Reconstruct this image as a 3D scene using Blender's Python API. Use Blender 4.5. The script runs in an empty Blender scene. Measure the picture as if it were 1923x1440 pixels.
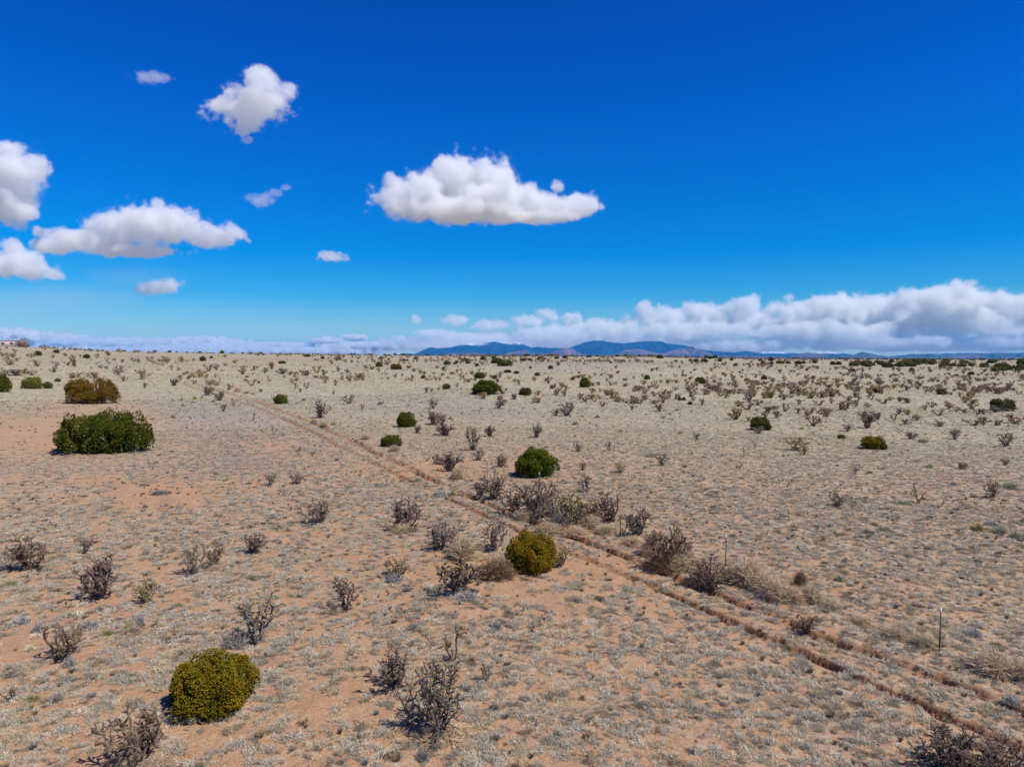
import bpy, math, random
import numpy as np
from mathutils import Vector

S = bpy.context.scene
R = math.radians
COL = S.collection
F = 1323.0          # focal length in pixels of the 1923-wide photograph
HORY = 672.0        # row of the true horizon
CAMH = 10.0         # the camera flies ten metres up

# ---------------------------------------------------------------- camera
PITCH = math.atan((720 - HORY) / F)
cam = bpy.data.cameras.new('camera')
cam_o = bpy.data.objects.new('camera', cam)
COL.objects.link(cam_o)
cam_o.location = (0, 0, CAMH)
cam_o.rotation_euler = (R(90) - PITCH, 0, 0)
cam.sensor_width = 36
cam.lens = 36 * F / 1923
cam.clip_start = 0.5
cam.clip_end = 150000
S.camera = cam_o

# ---------------------------------------------------------------- sky and sun
SUN_EL = 56.0
SUN_DIR = Vector((0.86 * math.cos(R(SUN_EL)), -0.5 * math.cos(R(SUN_EL)), math.sin(R(SUN_EL))))
w = bpy.data.worlds.new('World')
S.world = w
w.use_nodes = True
nt = w.node_tree
bg = nt.nodes['Background']
sk = nt.nodes.new('ShaderNodeTexSky')
sk.sky_type = 'NISHITA'
sk.sun_disc = False
sk.sun_elevation = R(SUN_EL)
sk.sun_rotation = R(120)
sk.altitude = 1900
sk.air_density = 1.0
sk.dust_density = 0.3
sk.ozone_density = 3.0
tc = nt.nodes.new('ShaderNodeTexCoord')
sp = nt.nodes.new('ShaderNodeSeparateXYZ')
nt.links.new(tc.outputs['Generated'], sp.inputs[0])
rp = nt.nodes.new('ShaderNodeValToRGB')
SKY_TINT = [(0.0, (0.62, 0.70, 0.66)), (0.04, (0.42, 0.64, 0.70)), (0.085, (0.10, 0.54, 0.76)), (0.14, (0.0, 0.455, 0.86)), (0.2, (0.0, 0.425, 0.92)),
            (0.33, (0.0, 0.35, 1.0)), (0.46, (0.0, 0.275, 0.90)), (0.75, (0.0, 0.20, 0.72)), (1.0, (0.0, 0.18, 0.66))]
while len(rp.color_ramp.elements) < len(SKY_TINT):
    rp.color_ramp.elements.new(0.5)
for e, (p, c) in zip(rp.color_ramp.elements, SKY_TINT):
    e.position = p
    e.color = (c[0], c[1], c[2], 1)
nt.links.new(sp.outputs[2], rp.inputs[0])
mx = nt.nodes.new('ShaderNodeMix')
mx.data_type = 'RGBA'
mx.blend_type = 'MULTIPLY'
mx.inputs[0].default_value = 1
nt.links.new(sk.outputs[0], mx.inputs[6])
nt.links.new(rp.outputs[0], mx.inputs[7])
# below the horizon the world goes on as the same sunlit plain
lt = nt.nodes.new('ShaderNodeMath')
lt.operation = 'LESS_THAN'
lt.inputs[1].default_value = -0.0005
nt.links.new(sp.outputs[2], lt.inputs[0])
mg = nt.nodes.new('ShaderNodeMix')
mg.data_type = 'RGBA'
nt.links.new(lt.outputs[0], mg.inputs[0])
nt.links.new(mx.outputs[2], mg.inputs[6])
mg.inputs[7].default_value = (2.9, 2.5, 2.0, 1)
nt.links.new(mg.outputs[2], bg.inputs[0])
bg.inputs[1].default_value = 0.15

sun = bpy.data.lights.new('sun', 'SUN')
sun_o = bpy.data.objects.new('sun', sun)
COL.objects.link(sun_o)
sun.energy = 5.0
sun.angle = R(0.5)
sun.color = (1, 0.945, 0.84)
sun_o.rotation_euler = SUN_DIR.to_track_quat('Z', 'Y').to_euler()
S.view_settings.view_transform = 'Standard'
S.view_settings.look = 'None'
S.view_settings.exposure = 0.0
S.view_settings.gamma = 1.0
S.cycles.max_bounces = 10
S.cycles.diffuse_bounces = 3
S.cycles.volume_bounces = 10
S.cycles.transparent_max_bounces = 8
S.cycles.use_denoising = True
S.cycles.denoising_input_passes = 'RGB_ALBEDO_NORMAL'
S.cycles.denoising_prefilter = 'FAST'

# ---------------------------------------------------------------- helpers
rng = np.random.default_rng(7)
random.seed(7)


def tag(o, label=None, cat=None, group=None, kind=None):
    for k, v in (('label', label), ('category', cat), ('group', group), ('kind', kind)):
        if v:
            o[k] = v
    return o


def link(o, parent=None):
    COL.objects.link(o)
    if parent is not None:
        o.parent = parent
    return o


def vnoise(x, y, seed=0):
    """Smooth value noise in 0..1 on a unit lattice."""
    x = np.asarray(x, float)
    y = np.asarray(y, float)
    xi = np.floor(x)
    yi = np.floor(y)
    fx = x - xi
    fy = y - yi
    fx = fx * fx * (3 - 2 * fx)
    fy = fy * fy * (3 - 2 * fy)

    def h(a, b):
        n = (a.astype(np.int64) * 374761393 + b.astype(np.int64) * 668265263 + seed * 974634777) & 0xffffffff
        n = ((n ^ (n >> 13)) * 1274126177) & 0xffffffff
        n = n ^ (n >> 16)
        return (n & 0xffffff) / float(0xffffff)
    a = h(xi, yi)
    b = h(xi + 1, yi)
    c = h(xi, yi + 1)
    d = h(xi + 1, yi + 1)
    return (a * (1 - fx) + b * fx) * (1 - fy) + (c * (1 - fx) + d * fx) * fy


def fbm(x, y, seed=0, oct=4):
    s = 0
    a = 0.5
    t = 0
    for i in range(oct):
        s = s + a * vnoise(x * 2 ** i + 17.3 * i, y * 2 ** i - 9.1 * i, seed + i)
        t += a
        a *= 0.5
    return s / t


def sstep(a, b, x):
    t = np.clip((x - a) / (b - a), 0, 1)
    return t * t * (3 - 2 * t)


def make_mesh(name, verts, faces, mat=None, smooth=False, colors=None):
    """verts Nx3 array, faces: one int array MxK or a list of them."""
    if not isinstance(faces, list):
        faces = [faces]
    faces = [np.asarray(f, dtype=np.int32) for f in faces if len(f)]
    me = bpy.data.meshes.new(name)
    verts = np.asarray(verts, dtype=np.float32)
    me.vertices.add(len(verts))
    me.vertices.foreach_set('co', verts.ravel())
    tot = np.concatenate([np.full(len(f), f.shape[1], dtype=np.int32) for f in faces])
    idx = np.concatenate([f.ravel() for f in faces])
    me.loops.add(len(idx))
    me.loops.foreach_set('vertex_index', idx)
    me.polygons.add(len(tot))
    st = np.concatenate([[0], np.cumsum(tot)[:-1]]).astype(np.int32)
    me.polygons.foreach_set('loop_start', st)
    me.polygons.foreach_set('loop_total', tot)
    me.update(calc_edges=True)
    me.validate()
    if smooth:
        me.polygons.foreach_set('use_smooth', np.ones(len(me.polygons), dtype=bool))
    if colors is not None:
        ca = me.color_attributes.new('Col', 'FLOAT_COLOR', 'POINT')
        c4 = np.ones((len(verts), 4), dtype=np.float32)
        c4[:, :3] = colors
        ca.data.foreach_set('color', c4.ravel())
    if mat:
        me.materials.append(mat)
    return me


class MB:
    """Collects shapes that become one mesh."""

    def __init__(self):
        self.v = []
        self.t = []
        self.q = []
        self.c = []
        self.n = 0

    def add(self, v, tris=None, quads=None, col=(1, 1, 1)):
        v = np.asarray(v, float).reshape(-1, 3)
        if tris is not None and len(tris):
            self.t.append(np.asarray(tris, int).reshape(-1, 3) + self.n)
        if quads is not None and len(quads):
            self.q.append(np.asarray(quads, int).reshape(-1, 4) + self.n)
        self.v.append(v)
        self.c.append(np.broadcast_to(np.asarray(col, float), (len(v), 3)))
        self.n += len(v)

    def tube(self, pts, rad, sides=5, col=(1, 1, 1), cap=True):
        pts = [Vector(p) for p in pts]
        vs = []
        up = Vector((0.31, 0.17, 0.93))
        n = len(pts)
        for i, p in enumerate(pts):
            d = (pts[min(i + 1, n - 1)] - pts[max(i - 1, 0)])
            if d.length < 1e-9:
                d = Vector((0, 0, 1))
            d.normalize()
            a = d.cross(up)
            if a.length < 0.05:
                a = d.cross(Vector((1, 0, 0)))
            a.normalize()
            b = d.cross(a)
            r = rad[i]
            for k in range(sides):
                t = 2 * math.pi * k / sides
                vs.append(p + (a * math.cos(t) + b * math.sin(t)) * r)
        q = []
        for i in range(n - 1):
            for k in range(sides):
                k2 = (k + 1) % sides
                q.append((i * sides + k, i * sides + k2, (i + 1) * sides + k2, (i + 1) * sides + k))
        t = []
        if cap:
            vs.append(pts[-1] + (pts[-1] - pts[-2]).normalized() * rad[-1] * 0.8)
            e = len(vs) - 1
            for k in range(sides):
                t.append(((n - 1) * sides + k, (n - 1) * sides + (k + 1) % sides, e))
        self.add([tuple(p) for p in vs], t, q, col)

    def box(self, lo, hi, col=(1, 1, 1)):
        x0, y0, z0 = lo
        x1, y1, z1 = hi
        v = [(x0, y0, z0), (x1, y0, z0), (x1, y1, z0), (x0, y1, z0), (x0, y0, z1), (x1, y0, z1), (x1, y1, z1), (x0, y1, z1)]
        q = [(0, 3, 2, 1), (4, 5, 6, 7), (0, 1, 5, 4), (1, 2, 6, 5), (2, 3, 7, 6), (3, 0, 4, 7)]
        self.add(v, None, q, col)

    def mesh(self, name, mat, smooth=False):
        f = []
        if self.t:
            f.append(np.concatenate(self.t))
        if self.q:
            f.append(np.concatenate(self.q))
        return make_mesh(name, np.concatenate(self.v), f, mat, smooth, np.concatenate(self.c))

    def build(self, name, mat, parent=None, smooth=False):
        return link(bpy.data.objects.new(name, self.mesh(name, mat, smooth)), parent)


def new_mat(name, rough=0.9, spec=0.2):
    m = bpy.data.materials.new(name)
    m.use_nodes = True
    t = m.node_tree
    b = t.nodes['Principled BSDF']
    b.inputs['Roughness'].default_value = rough
    b.inputs['Specular IOR Level'].default_value = spec
    return m, t, b


def nd(t, kind, **kw):
    n = t.nodes.new(kind)
    for k, v in kw.items():
        if hasattr(n, k):
            setattr(n, k, v)
        else:
            n.inputs[k].default_value = v
    return n


def mixc(t, fac, a, b, blend='MIX'):
    m = t.nodes.new('ShaderNodeMix')
    m.data_type = 'RGBA'
    m.blend_type = blend
    for s, v in ((0, fac), (6, a), (7, b)):
        if isinstance(v, (int, float)):
            m.inputs[s].default_value = v
        elif isinstance(v, tuple):
            m.inputs[s].default_value = (v[0], v[1], v[2], 1)
        else:
            t.links.new(v, m.inputs[s])
    return m.outputs[2]


def mth(t, op, a, b=None, c=None):
    q = t.nodes.new('ShaderNodeMath')
    q.operation = op
    for i, v in enumerate((a, b, c)):
        if v is None:
            continue
        if isinstance(v, (int, float)):
            q.inputs[i].default_value = v
        else:
            t.links.new(v, q.inputs[i])
    return q.outputs[0]


def noise(t, vec, scale, detail=3, rough=0.55):
    n = t.nodes.new('ShaderNodeTexNoise')
    n.inputs['Scale'].default_value = scale
    n.inputs['Detail'].default_value = detail
    n.inputs['Roughness'].default_value = rough
    t.links.new(vec, n.inputs['Vector'])
    return n.outputs[0]


def ramp(t, fac, stops):
    r = t.nodes.new('ShaderNodeValToRGB')
    while len(r.color_ramp.elements) < len(stops):
        r.color_ramp.elements.new(0.5)
    for e, (p, c) in zip(r.color_ramp.elements, stops):
        e.position = p
        e.color = (c, c, c, 1) if isinstance(c, (int, float)) else (c[0], c[1], c[2], 1)
    t.links.new(fac, r.inputs[0])
    return r.outputs[0]


def plain_mat(name, col, rough=0.8, spec=0.3, var=0.25, scale=3.0, metallic=0.0):
    m, t, b = new_mat(name, rough, spec)
    g = nd(t, 'ShaderNodeTexCoord')
    n = noise(t, g.outputs['Object'], scale, 5)
    t.links.new(mixc(t, n, tuple(c * (1 - var) for c in col), tuple(min(1, c * (1 + var)) for c in col)), b.inputs['Base Color'])
    b.inputs['Metallic'].default_value = metallic
    return m


# ---------------------------------------------------------------- picture geometry: pixels of the photograph to rays and ground points
CP, SP = math.cos(PITCH), math.sin(PITCH)


def ray(px, py):
    u = (px - 961.5) / F
    v = (720 - py) / F
    return np.array([u, CP + v * SP, -SP + v * CP])


def project(x, y, z):
    zz = z - CAMH
    f = y * CP - zz * SP
    up = y * SP + zz * CP
    return 961.5 + F * x / f, 720 - F * up / f

# ---------------------------------------------------------------- the shape of the land
CREST = 620.0
E_PX = np.array([-900, -300, 0, 100, 180, 400, 700, 960, 1200, 1450, 1650, 1923, 2600], float)
E_UP = np.array([13, 14, 14.5, 12.5, 9.5, 7, 4.5, 3.2, 2.2, -3, -6, -7, -7], float)
E_AZ = np.arctan((E_PX - 961.5) / F)


def land0(x, y):
    """Broad land: a plain that climbs a little to a low crest and lies lower on the right."""
    r = np.hypot(x, y) + 1e-6
    az = np.arctan2(x, y)
    e = np.interp(az, E_AZ, E_UP)
    zc = CAMH + e / F * CREST / np.cos(np.clip(az, -0.9, 0.9))
    t = np.clip(r / CREST, 0, 1)
    s = t * t * (3 - 2 * t)
    front = sstep(-1.9, -1.2, -np.abs(az))
    h = zc * s * (0.25 + 0.75 * front)
    h = h - 6.0 * sstep(900, 6000, r)
    return h


BUMPS = []   # x, y, amplitude, sigma x, sigma y


def land(x, y):
    x = np.asarray(x, float)
    y = np.asarray(y, float)
    h = land0(x, y)
    for bx, by, a, sx, sy in BUMPS:
        h = h + a * np.exp(-((x - bx) / sx) ** 2 - ((y - by) / sy) ** 2)
    r = np.hypot(x, y)
    h = h + 0.5 * (fbm(x / 45, y / 45, 3, 3) - 0.5) * sstep(10, 90, r) * (1 - 0.9 * sstep(300, 600, r))
    h = h + 0.22 * (fbm(x / 7, y / 7, 5, 2) - 0.5) * (1 - sstep(200, 500, r))
    return h


DS = np.concatenate([np.geomspace(8, 900, 1800), np.geomspace(903, 9000, 300)])


def ground_at(px, py):
    """World point of the land seen at this pixel of the photograph (first hit along the ray)."""
    d = ray(px, py)
    d = d / d[1]
    X, Y, Z = d[0] * DS, DS, CAMH + d[2] * DS
    g = Z - land(X, Y)
    k = np.where(g <= 0)[0]
    if len(k) == 0:
        k = [int(np.argmin(g / DS))]
    i = k[0]
    if 0 < i and g[i] < 0:
        t = g[i - 1] / (g[i - 1] - g[i])
        s = DS[i - 1] + t * (DS[i] - DS[i - 1])
    else:
        s = DS[i]
    x, y = d[0] * s, s
    return float(x), float(y), float(land(np.array([x]), np.array([y]))[0])


def bump_at(px, py, amp, sx, sy):
    x, y, z = ground_at(px, py)
    BUMPS.append((x, y, amp, sx, sy))


bump_at(905, 746, 1.5, 15, 20)        # low mound that carries the round juniper
bump_at(1110, 692, 2.4, 75, 60)       # broad pale hill beyond it
bump_at(1650, 712, -1.2, 60, 60)      # shallow wash full of shrubs
bump_at(170, 790, 0.7, 18, 20)

RUT_A = [(360, 718), (430, 738), (483, 753), (510, 763), (537, 775), (587, 793), (630, 815), (640, 818), (673, 833), (703, 850), (727, 860), (757, 873), (790, 890),
         (860, 922), (950, 960), (1030, 993), (1090, 1013), (1163, 1040), (1187, 1050), (1300, 1098), (1400, 1137), (1467, 1160), (1514, 1187), (1640, 1227),
         (1713, 1257), (1813, 1290), (1913, 1333), (2100, 1405)]
RUT_B = [(340, 718), (430, 748), (478, 763), (532, 785), (552, 795), (600, 817), (640, 840), (660, 848), (683, 860), (737, 887), (800, 915), (900, 963), (1000, 1008), (1070, 1037), (1113, 1053),
         (1160, 1073), (1195, 1088), (1330, 1146), (1457, 1203), (1557, 1247), (1707, 1313), (1760, 1337), (1960, 1420)]
RUTS = []
for poly, width, depth, sd in ((RUT_A, 0.28, 0.30, 11), (RUT_B, 0.22, 0.23, 23)):
    pts = np.array([ground_at(*p)[:2] for p in poly])
    RUTS.append((pts, width, depth, sd))


def rut_field(x, y):
    """How deep the eroded tracks cut here (metres, positive) and how much the soil lies open."""
    dep = np.zeros_like(x)
    bare = np.zeros_like(x)
    for pts, width, depth, sd in RUTS:
        best = np.full(x.shape, 1e9)
        along = np.zeros_like(x)
        s0 = 0
        for a, b in zip(pts[:-1], pts[1:]):
            ab = b - a
            L = math.hypot(*ab)
            t = np.clip(((x - a[0]) * ab[0] + (y - a[1]) * ab[1]) / (L * L), 0, 1)
            d = np.hypot(x - a[0] - t * ab[0], y - a[1] - t * ab[1])
            m = d < best
            best = np.where(m, d, best)
            along = np.where(m, s0 + t * L, along)
            s0 += L
        jit = (vnoise(x * 2.2, y * 2.2, sd) - 0.5) * 0.5 + (vnoise(x * 5, y * 5, sd + 1) - 0.5) * 0.12
        dd = best + jit * width * 1.8
        mod = sstep(0.34, 0.56, vnoise(along * 0.35, along * 0, sd + 5) * 0.6 + vnoise(along * 1.3, along * 0, sd + 6) * 0.4)
        far = 1 + 1.3 * sstep(40, 160, np.hypot(x, y))
        prof = 1 - sstep(width * 0.62 * far, width * 0.82 * far, dd)
        soft = 0.10 * (1 - sstep(width * 0.2 * far, width * 1.7 * far, dd))
        dep = np.maximum(dep, soft + depth * prof * mod * (1 - 0.5 * sstep(50, 120, np.hypot(x, y))))
        bare = np.maximum(bare, (1 - sstep(width * 0.7 * far, width * 2.0 * far, dd)) * np.maximum(0.58 + 0.42 * mod, 0.80 * sstep(35, 90, np.hypot(x, y))))
    return dep, bare


# bare and grey patches: pixel centre, half sizes in pixels, strength
BARE = [(70, 815, 130, 34, 0.75), (300, 932, 95, 26, 0.7), (180, 900, 60, 10, 0.25), (235, 790, 50, 30, 0.5), (800, 880, 90, 16, 0.45), (60, 1200, 60, 40, 0.35), (1000, 880, 90, 22, 0.3),
        (600, 1330, 90, 60, 0.3), (1100, 1120, 220, 40, 0.25), (1120, 1060, 130, 30, 0.3), (520, 840, 50, 14, 0.35), (150, 762, 120, 14, 0.4), (850, 1050, 120, 40, 0.2), (1250, 735, 160, 6, 0.2), (700, 720, 200, 4, 0.2),
        (1090, 700, 60, 5, 0.5), (1400, 1090, 200, 30, 0.15)]
GREY = [(400, 790, 170, 40, 0.9), (480, 850, 130, 40, 0.6), (870, 768, 140, 18, 0.8), (1090, 690, 170, 9, 0.7), (330, 880, 260, 30, 0.4)]


def zones(x, y, z):
    px, py = project(x, np.maximum(y, 3.0), z)
    ahead = (y > 5).astype(float)
    n = (fbm(x / 3.0, y / 3.0, 41, 3) - 0.5)
    cover = 0.70 + 0.20 * sstep(0, 1, (px - 900) / 900 - (py - 1100) / 900) + 0.22 * sstep(35, 130, y)
    cover = cover + 0.3 * n * (1 - 0.6 * sstep(80, 300, y))
    grey = 0.25 * fbm(x / 9, y / 9, 51, 2)
    for cx, cy, sx, sy, s in BARE:
        cover = cover - s * ahead * np.exp(-(((px - cx) / sx) ** 2 + ((py - cy) / sy) ** 2)) * (0.6 + 0.8 * (n + 0.5))
    for cx, cy, sx, sy, s in GREY:
        grey = grey + s * ahead * np.exp(-(((px - cx) / sx) ** 2 + ((py - cy) / sy) ** 2))
    return np.clip(cover, 0.02, 1), np.clip(grey, 0, 1), px, py


# ---------------------------------------------------------------- ground material
m_ground, t, b = new_mat('desert soil and dry litter', 1.0, 0.05)
tc_ = nd(t, 'ShaderNodeTexCoord').outputs['Object']
at = nd(t, 'ShaderNodeAttribute', attribute_name='Col')
se = nd(t, 'ShaderNodeSeparateColor')
t.links.new(at.outputs['Color'], se.inputs[0])
cover, grey, openr = se.outputs[0], se.outputs[1], se.outputs[2]
far = nd(t, 'ShaderNodeAttribute', attribute_name='far').outputs['Fac']
n_big = noise(t, tc_, 0.06, 4)
n_mid = noise(t, tc_, 0.9, 4, 0.6)
n_fine = noise(t, tc_, 5.5, 5, 0.65)
n_tiny = noise(t, tc_, 26, 3, 0.7)
soil = mixc(t, ramp(t, n_mid, [(0.3, 0), (0.7, 1)]), (0.40, 0.222, 0.115), (0.51, 0.315, 0.175))
soil = mixc(t, ramp(t, n_fine, [(0.25, 0), (0.75, 0.45)]), soil, (0.55, 0.35, 0.23))
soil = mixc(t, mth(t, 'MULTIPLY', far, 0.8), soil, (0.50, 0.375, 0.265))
soil = mixc(t, mth(t, 'MULTIPLY', openr, 0.85), soil, (0.215, 0.108, 0.056))
soil = mixc(t, ramp(t, n_tiny, [(0.48, 0), (0.62, 0.8)]), soil, (0.19, 0.105, 0.058))
pebb = noise(t, tc_, 60, 2, 0.5)
soil = mixc(t, ramp(t, pebb, [(0.66, 0), (0.72, 0.7)]), soil, (0.55, 0.46, 0.38))
litter = mixc(t, ramp(t, n_fine, [(0.3, 0), (0.7, 1)]), (0.34, 0.295, 0.205), (0.44, 0.38, 0.27))
litter = mixc(t, mth(t, 'MULTIPLY', grey, 0.85), litter, (0.29, 0.265, 0.265))
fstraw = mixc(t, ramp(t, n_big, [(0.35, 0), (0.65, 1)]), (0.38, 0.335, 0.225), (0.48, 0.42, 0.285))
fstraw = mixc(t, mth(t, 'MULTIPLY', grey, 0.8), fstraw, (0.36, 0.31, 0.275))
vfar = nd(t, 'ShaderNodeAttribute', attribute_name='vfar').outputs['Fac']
fstraw = mixc(t, mth(t, 'MULTIPLY', vfar, 0.75), fstraw, (0.35, 0.295, 0.20))  # darker farthest out: self-shadow of grass not built there, painted in
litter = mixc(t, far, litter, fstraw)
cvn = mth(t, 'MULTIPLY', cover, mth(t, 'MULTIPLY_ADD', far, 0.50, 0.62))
thr = mth(t, 'SUBTRACT', 1.02, cvn)
nn = mth(t, 'ADD', mth(t, 'MULTIPLY', n_fine, 0.7), mth(t, 'MULTIPLY', n_mid, 0.3))
nn = mth(t, 'ADD', mth(t, 'MULTIPLY', mth(t, 'SUBTRACT', nn, 0.5), 2.4), 0.5)
fac = mth(t, 'MULTIPLY', mth(t, 'SUBTRACT', nn, thr), 4.0)
fac = mth(t, 'MINIMUM', mth(t, 'MAXIMUM', fac, 0.0), 1.0)
fac = mth(t, 'MULTIPLY', fac, mth(t, 'SUBTRACT', 1.0, mth(t, 'MULTIPLY', openr, 0.9)))
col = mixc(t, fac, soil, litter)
# dark specks: small tufts and their shadows, painted into the far plain
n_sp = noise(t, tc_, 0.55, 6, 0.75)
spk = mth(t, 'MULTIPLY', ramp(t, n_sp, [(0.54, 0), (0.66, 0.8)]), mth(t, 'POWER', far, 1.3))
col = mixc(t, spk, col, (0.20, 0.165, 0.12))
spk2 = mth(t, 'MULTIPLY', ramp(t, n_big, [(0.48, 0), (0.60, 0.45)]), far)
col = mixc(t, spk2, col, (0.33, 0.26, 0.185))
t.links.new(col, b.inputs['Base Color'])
bp = nd(t, 'ShaderNodeBump')
bp.inputs['Strength'].default_value = 0.8
bp.inputs['Distance'].default_value = 0.08
hh = mth(t, 'ADD', n_fine, mth(t, 'MULTIPLY', n_tiny, 0.3))
t.links.new(hh, bp.inputs['Height'])
t.links.new(bp.outputs[0], b.inputs['Normal'])

# ---------------------------------------------------------------- ground sheet: one disc round the camera, finest where the picture looks
fine_az = np.linspace(-R(38.5), R(38.5), 800)
side = np.linspace(R(38.5), R(321.5), 56)[1:-1]
az = np.concatenate([fine_az, side])
near_r = np.array([0.0, 2, 4, 6, 8, 10, 11.5, 12.5])
rows = np.linspace(1.0 / 13.3, 1.0 / 800.0, 470)
mid_r = 1.0 / rows
far_r = np.geomspace(815, 26500, 110)
rr = np.concatenate([near_r + 0.3, mid_r, far_r])
A, RR = np.meshgrid(az, rr)
GX = RR * np.sin(A)
GY = RR * np.cos(A)
GZ = land(GX, GY)
dep, opn = rut_field(GX, GY)
cov, gry, _, _ = zones(GX, GY, GZ)
near = 1 - sstep(60, 140, RR)
micro = (vnoise(GX * 1.6, GY * 1.6, 61) - 0.5) * 0.06 + (vnoise(GX * 5, GY * 5, 62) - 0.5) * 0.03
GZ2 = GZ - dep + micro * near
nr, nc = GX.shape
ii = np.arange(nr - 1)[:, None] * nc
jj = np.arange(nc)[None, :]
j2 = (jj + 1) % nc
quads = np.stack([ii + jj, ii + j2, ii + nc + j2, ii + nc + jj], axis=-1).reshape(-1, 4)[:, ::-1]
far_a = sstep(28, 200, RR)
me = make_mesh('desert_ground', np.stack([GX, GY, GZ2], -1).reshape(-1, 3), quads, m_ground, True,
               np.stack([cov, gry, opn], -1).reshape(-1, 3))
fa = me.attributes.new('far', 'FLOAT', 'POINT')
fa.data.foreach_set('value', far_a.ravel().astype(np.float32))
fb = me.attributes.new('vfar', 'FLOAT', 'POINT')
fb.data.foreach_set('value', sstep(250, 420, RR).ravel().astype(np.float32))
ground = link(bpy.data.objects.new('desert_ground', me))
tag(ground, 'orange desert soil with sparse dry grass reaching to the horizon', None, None, 'structure')

# ---------------------------------------------------------------- mountains: ridge terrain with spurs, twenty kilometres off
m_mtn, t, b = new_mat('forested mountain side', 1.0, 0.0)
g = nd(t, 'ShaderNodeTexCoord').outputs['Object']
at = nd(t, 'ShaderNodeAttribute', attribute_name='Col')
n1 = noise(t, g, 0.0016, 8, 0.62)
n2 = noise(t, g, 0.009, 4, 0.7)
c = mixc(t, ramp(t, n1, [(0.42, 0), (0.62, 1)]), (0.006, 0.022, 0.024), (0.060, 0.060, 0.055))
c = mixc(t, ramp(t, n2, [(0.5, 0), (0.66, 0.6)]), c, (0.17, 0.14, 0.13))
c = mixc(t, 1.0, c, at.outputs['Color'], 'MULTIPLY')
sn = nd(t, 'ShaderNodeAttribute', attribute_name='snow').outputs['Fac']
c = mixc(t, mth(t, 'MULTIPLY', sn, ramp(t, n2, [(0.38, 0), (0.5, 1)])), c, (0.85, 0.87, 0.9))
t.links.new(c, b.inputs['Base Color'])


def mountain(name, prof, dist, depth, tint, snow=None, seed=0, label=None, rough=1.0):
    prof = sorted(prof)
    px = np.array([p[0] for p in prof], float)
    py = np.array([p[1] for p in prof], float)
    nx = int(max(60, (px[-1] - px[0]) / 1.6))
    ny = 46
    u = np.linspace(px[0], px[-1], nx)
    top = CAMH + (HORY - np.interp(u, px, py)) / F * dist
    top = top + (fbm(u / 9, u * 0, seed, 3) - 0.5) * 1.6 / F * dist * rough
    v = np.linspace(-1, 1, ny)
    U, V = np.meshgrid(u, v)
    T = np.broadcast_to(top, U.shape) + 40
    Y = dist + V * depth
    X = (U - 961.5) / F * dist
    fall = 1 - np.abs(V) ** 0.85
    rd = 1 - np.abs(2 * fbm(X / (depth * 0.45), Y / (depth * 0.9), seed + 3, 4) - 1) * 1.6
    spur = 0.55 * (rd - 0.6) * np.sin(np.pi * np.clip(np.abs(V), 0, 1)) ** 0.8
    H = T * np.clip(fall + spur * (np.abs(V) > 0.02), 0.0, 1.0) - 40
    quads = (np.arange(ny - 1)[:, None] * nx + np.arange(nx - 1)[None, :])[..., None] + np.array([0, 1, nx + 1, nx])
    me = make_mesh(name, np.stack([X, Y, H], -1).reshape(-1, 3), quads.reshape(-1, 4), m_mtn, True, np.broadcast_to(np.array(tint), (nx * ny, 3)))
    s = np.zeros(U.shape)
    if snow:
        for sx, sw, hy in snow:
            lim = (HORY - hy) / F * dist
            s = np.maximum(s, np.exp(-((U - sx) / sw) ** 4) * sstep(lim * 0.9, lim, H + 40 * (fbm(X / 300, Y / 300, seed + 9, 3) - 0.5) * dist / 20000))
    at = me.attributes.new('snow', 'FLOAT', 'POINT')
    at.data.foreach_set('value', s.ravel().astype(np.float32))
    o = link(bpy.data.objects.new(name, me))
    tag(o, label, None, None, 'structure')
    return o


mountain('mountain_range', [(725, 676), (745, 666), (762, 663), (778, 664), (795, 657), (808, 652), (822, 654), (850, 651), (870, 646), (882, 644), (893, 648), (905, 643), (915, 642), (928, 641), (945, 643),
                            (960, 645), (972, 642), (985, 647), (998, 652), (1012, 650), (1030, 653), (1060, 653), (1090, 660), (1110, 676)],
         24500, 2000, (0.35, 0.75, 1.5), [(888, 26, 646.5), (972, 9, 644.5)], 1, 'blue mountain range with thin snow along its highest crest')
mountain('mountain_range', [(1030, 676), (1060, 656), (1085, 647), (1098, 641), (1115, 637.5), (1130, 638), (1148, 641), (1165, 644), (1185, 642), (1205, 640), (1222, 639), (1240, 641), (1262, 646), (1280, 647),
                            (1300, 652), (1318, 656), (1340, 659), (1370, 661), (1410, 665), (1450, 676)],
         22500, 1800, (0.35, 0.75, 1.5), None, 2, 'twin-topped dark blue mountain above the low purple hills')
mountain('foothills', [(795, 676), (850, 662), (880, 659), (905, 664), (940, 667), (970, 659), (985, 656), (1003, 661), (1030, 664), (1055, 655), (1070, 652), (1090, 662), (1110, 667), (1150, 666), (1175, 656), (1195, 653),
                      (1215, 658), (1240, 664), (1260, 658), (1285, 652), (1300, 650), (1315, 656), (1340, 665), (1370, 667), (1400, 676)],
         20000, 1300, (3.2, 1.9, 1.8), None, 3, 'low purple brown foothills in front of the twin-topped mountain')
mountain('mesa', [(1340, 676), (1380, 661), (1402, 658.5), (1420, 661), (1440, 659), (1475, 661), (1500, 664), (1515, 661.5), (1550, 660), (1570, 662), (1590, 664), (1620, 669), (1650, 666.5), (1665, 669), (1690, 667), (1715, 664.5), (1760, 664), (1800, 663), (1850, 663), (1923, 662), (2050, 661), (2090, 676)],
         24800, 1500, (0.35, 0.75, 1.5), [(1450, 34, 662.5), (1545, 36, 662.5)], 4, 'long far mesa with patches of snow on its rim')
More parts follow.
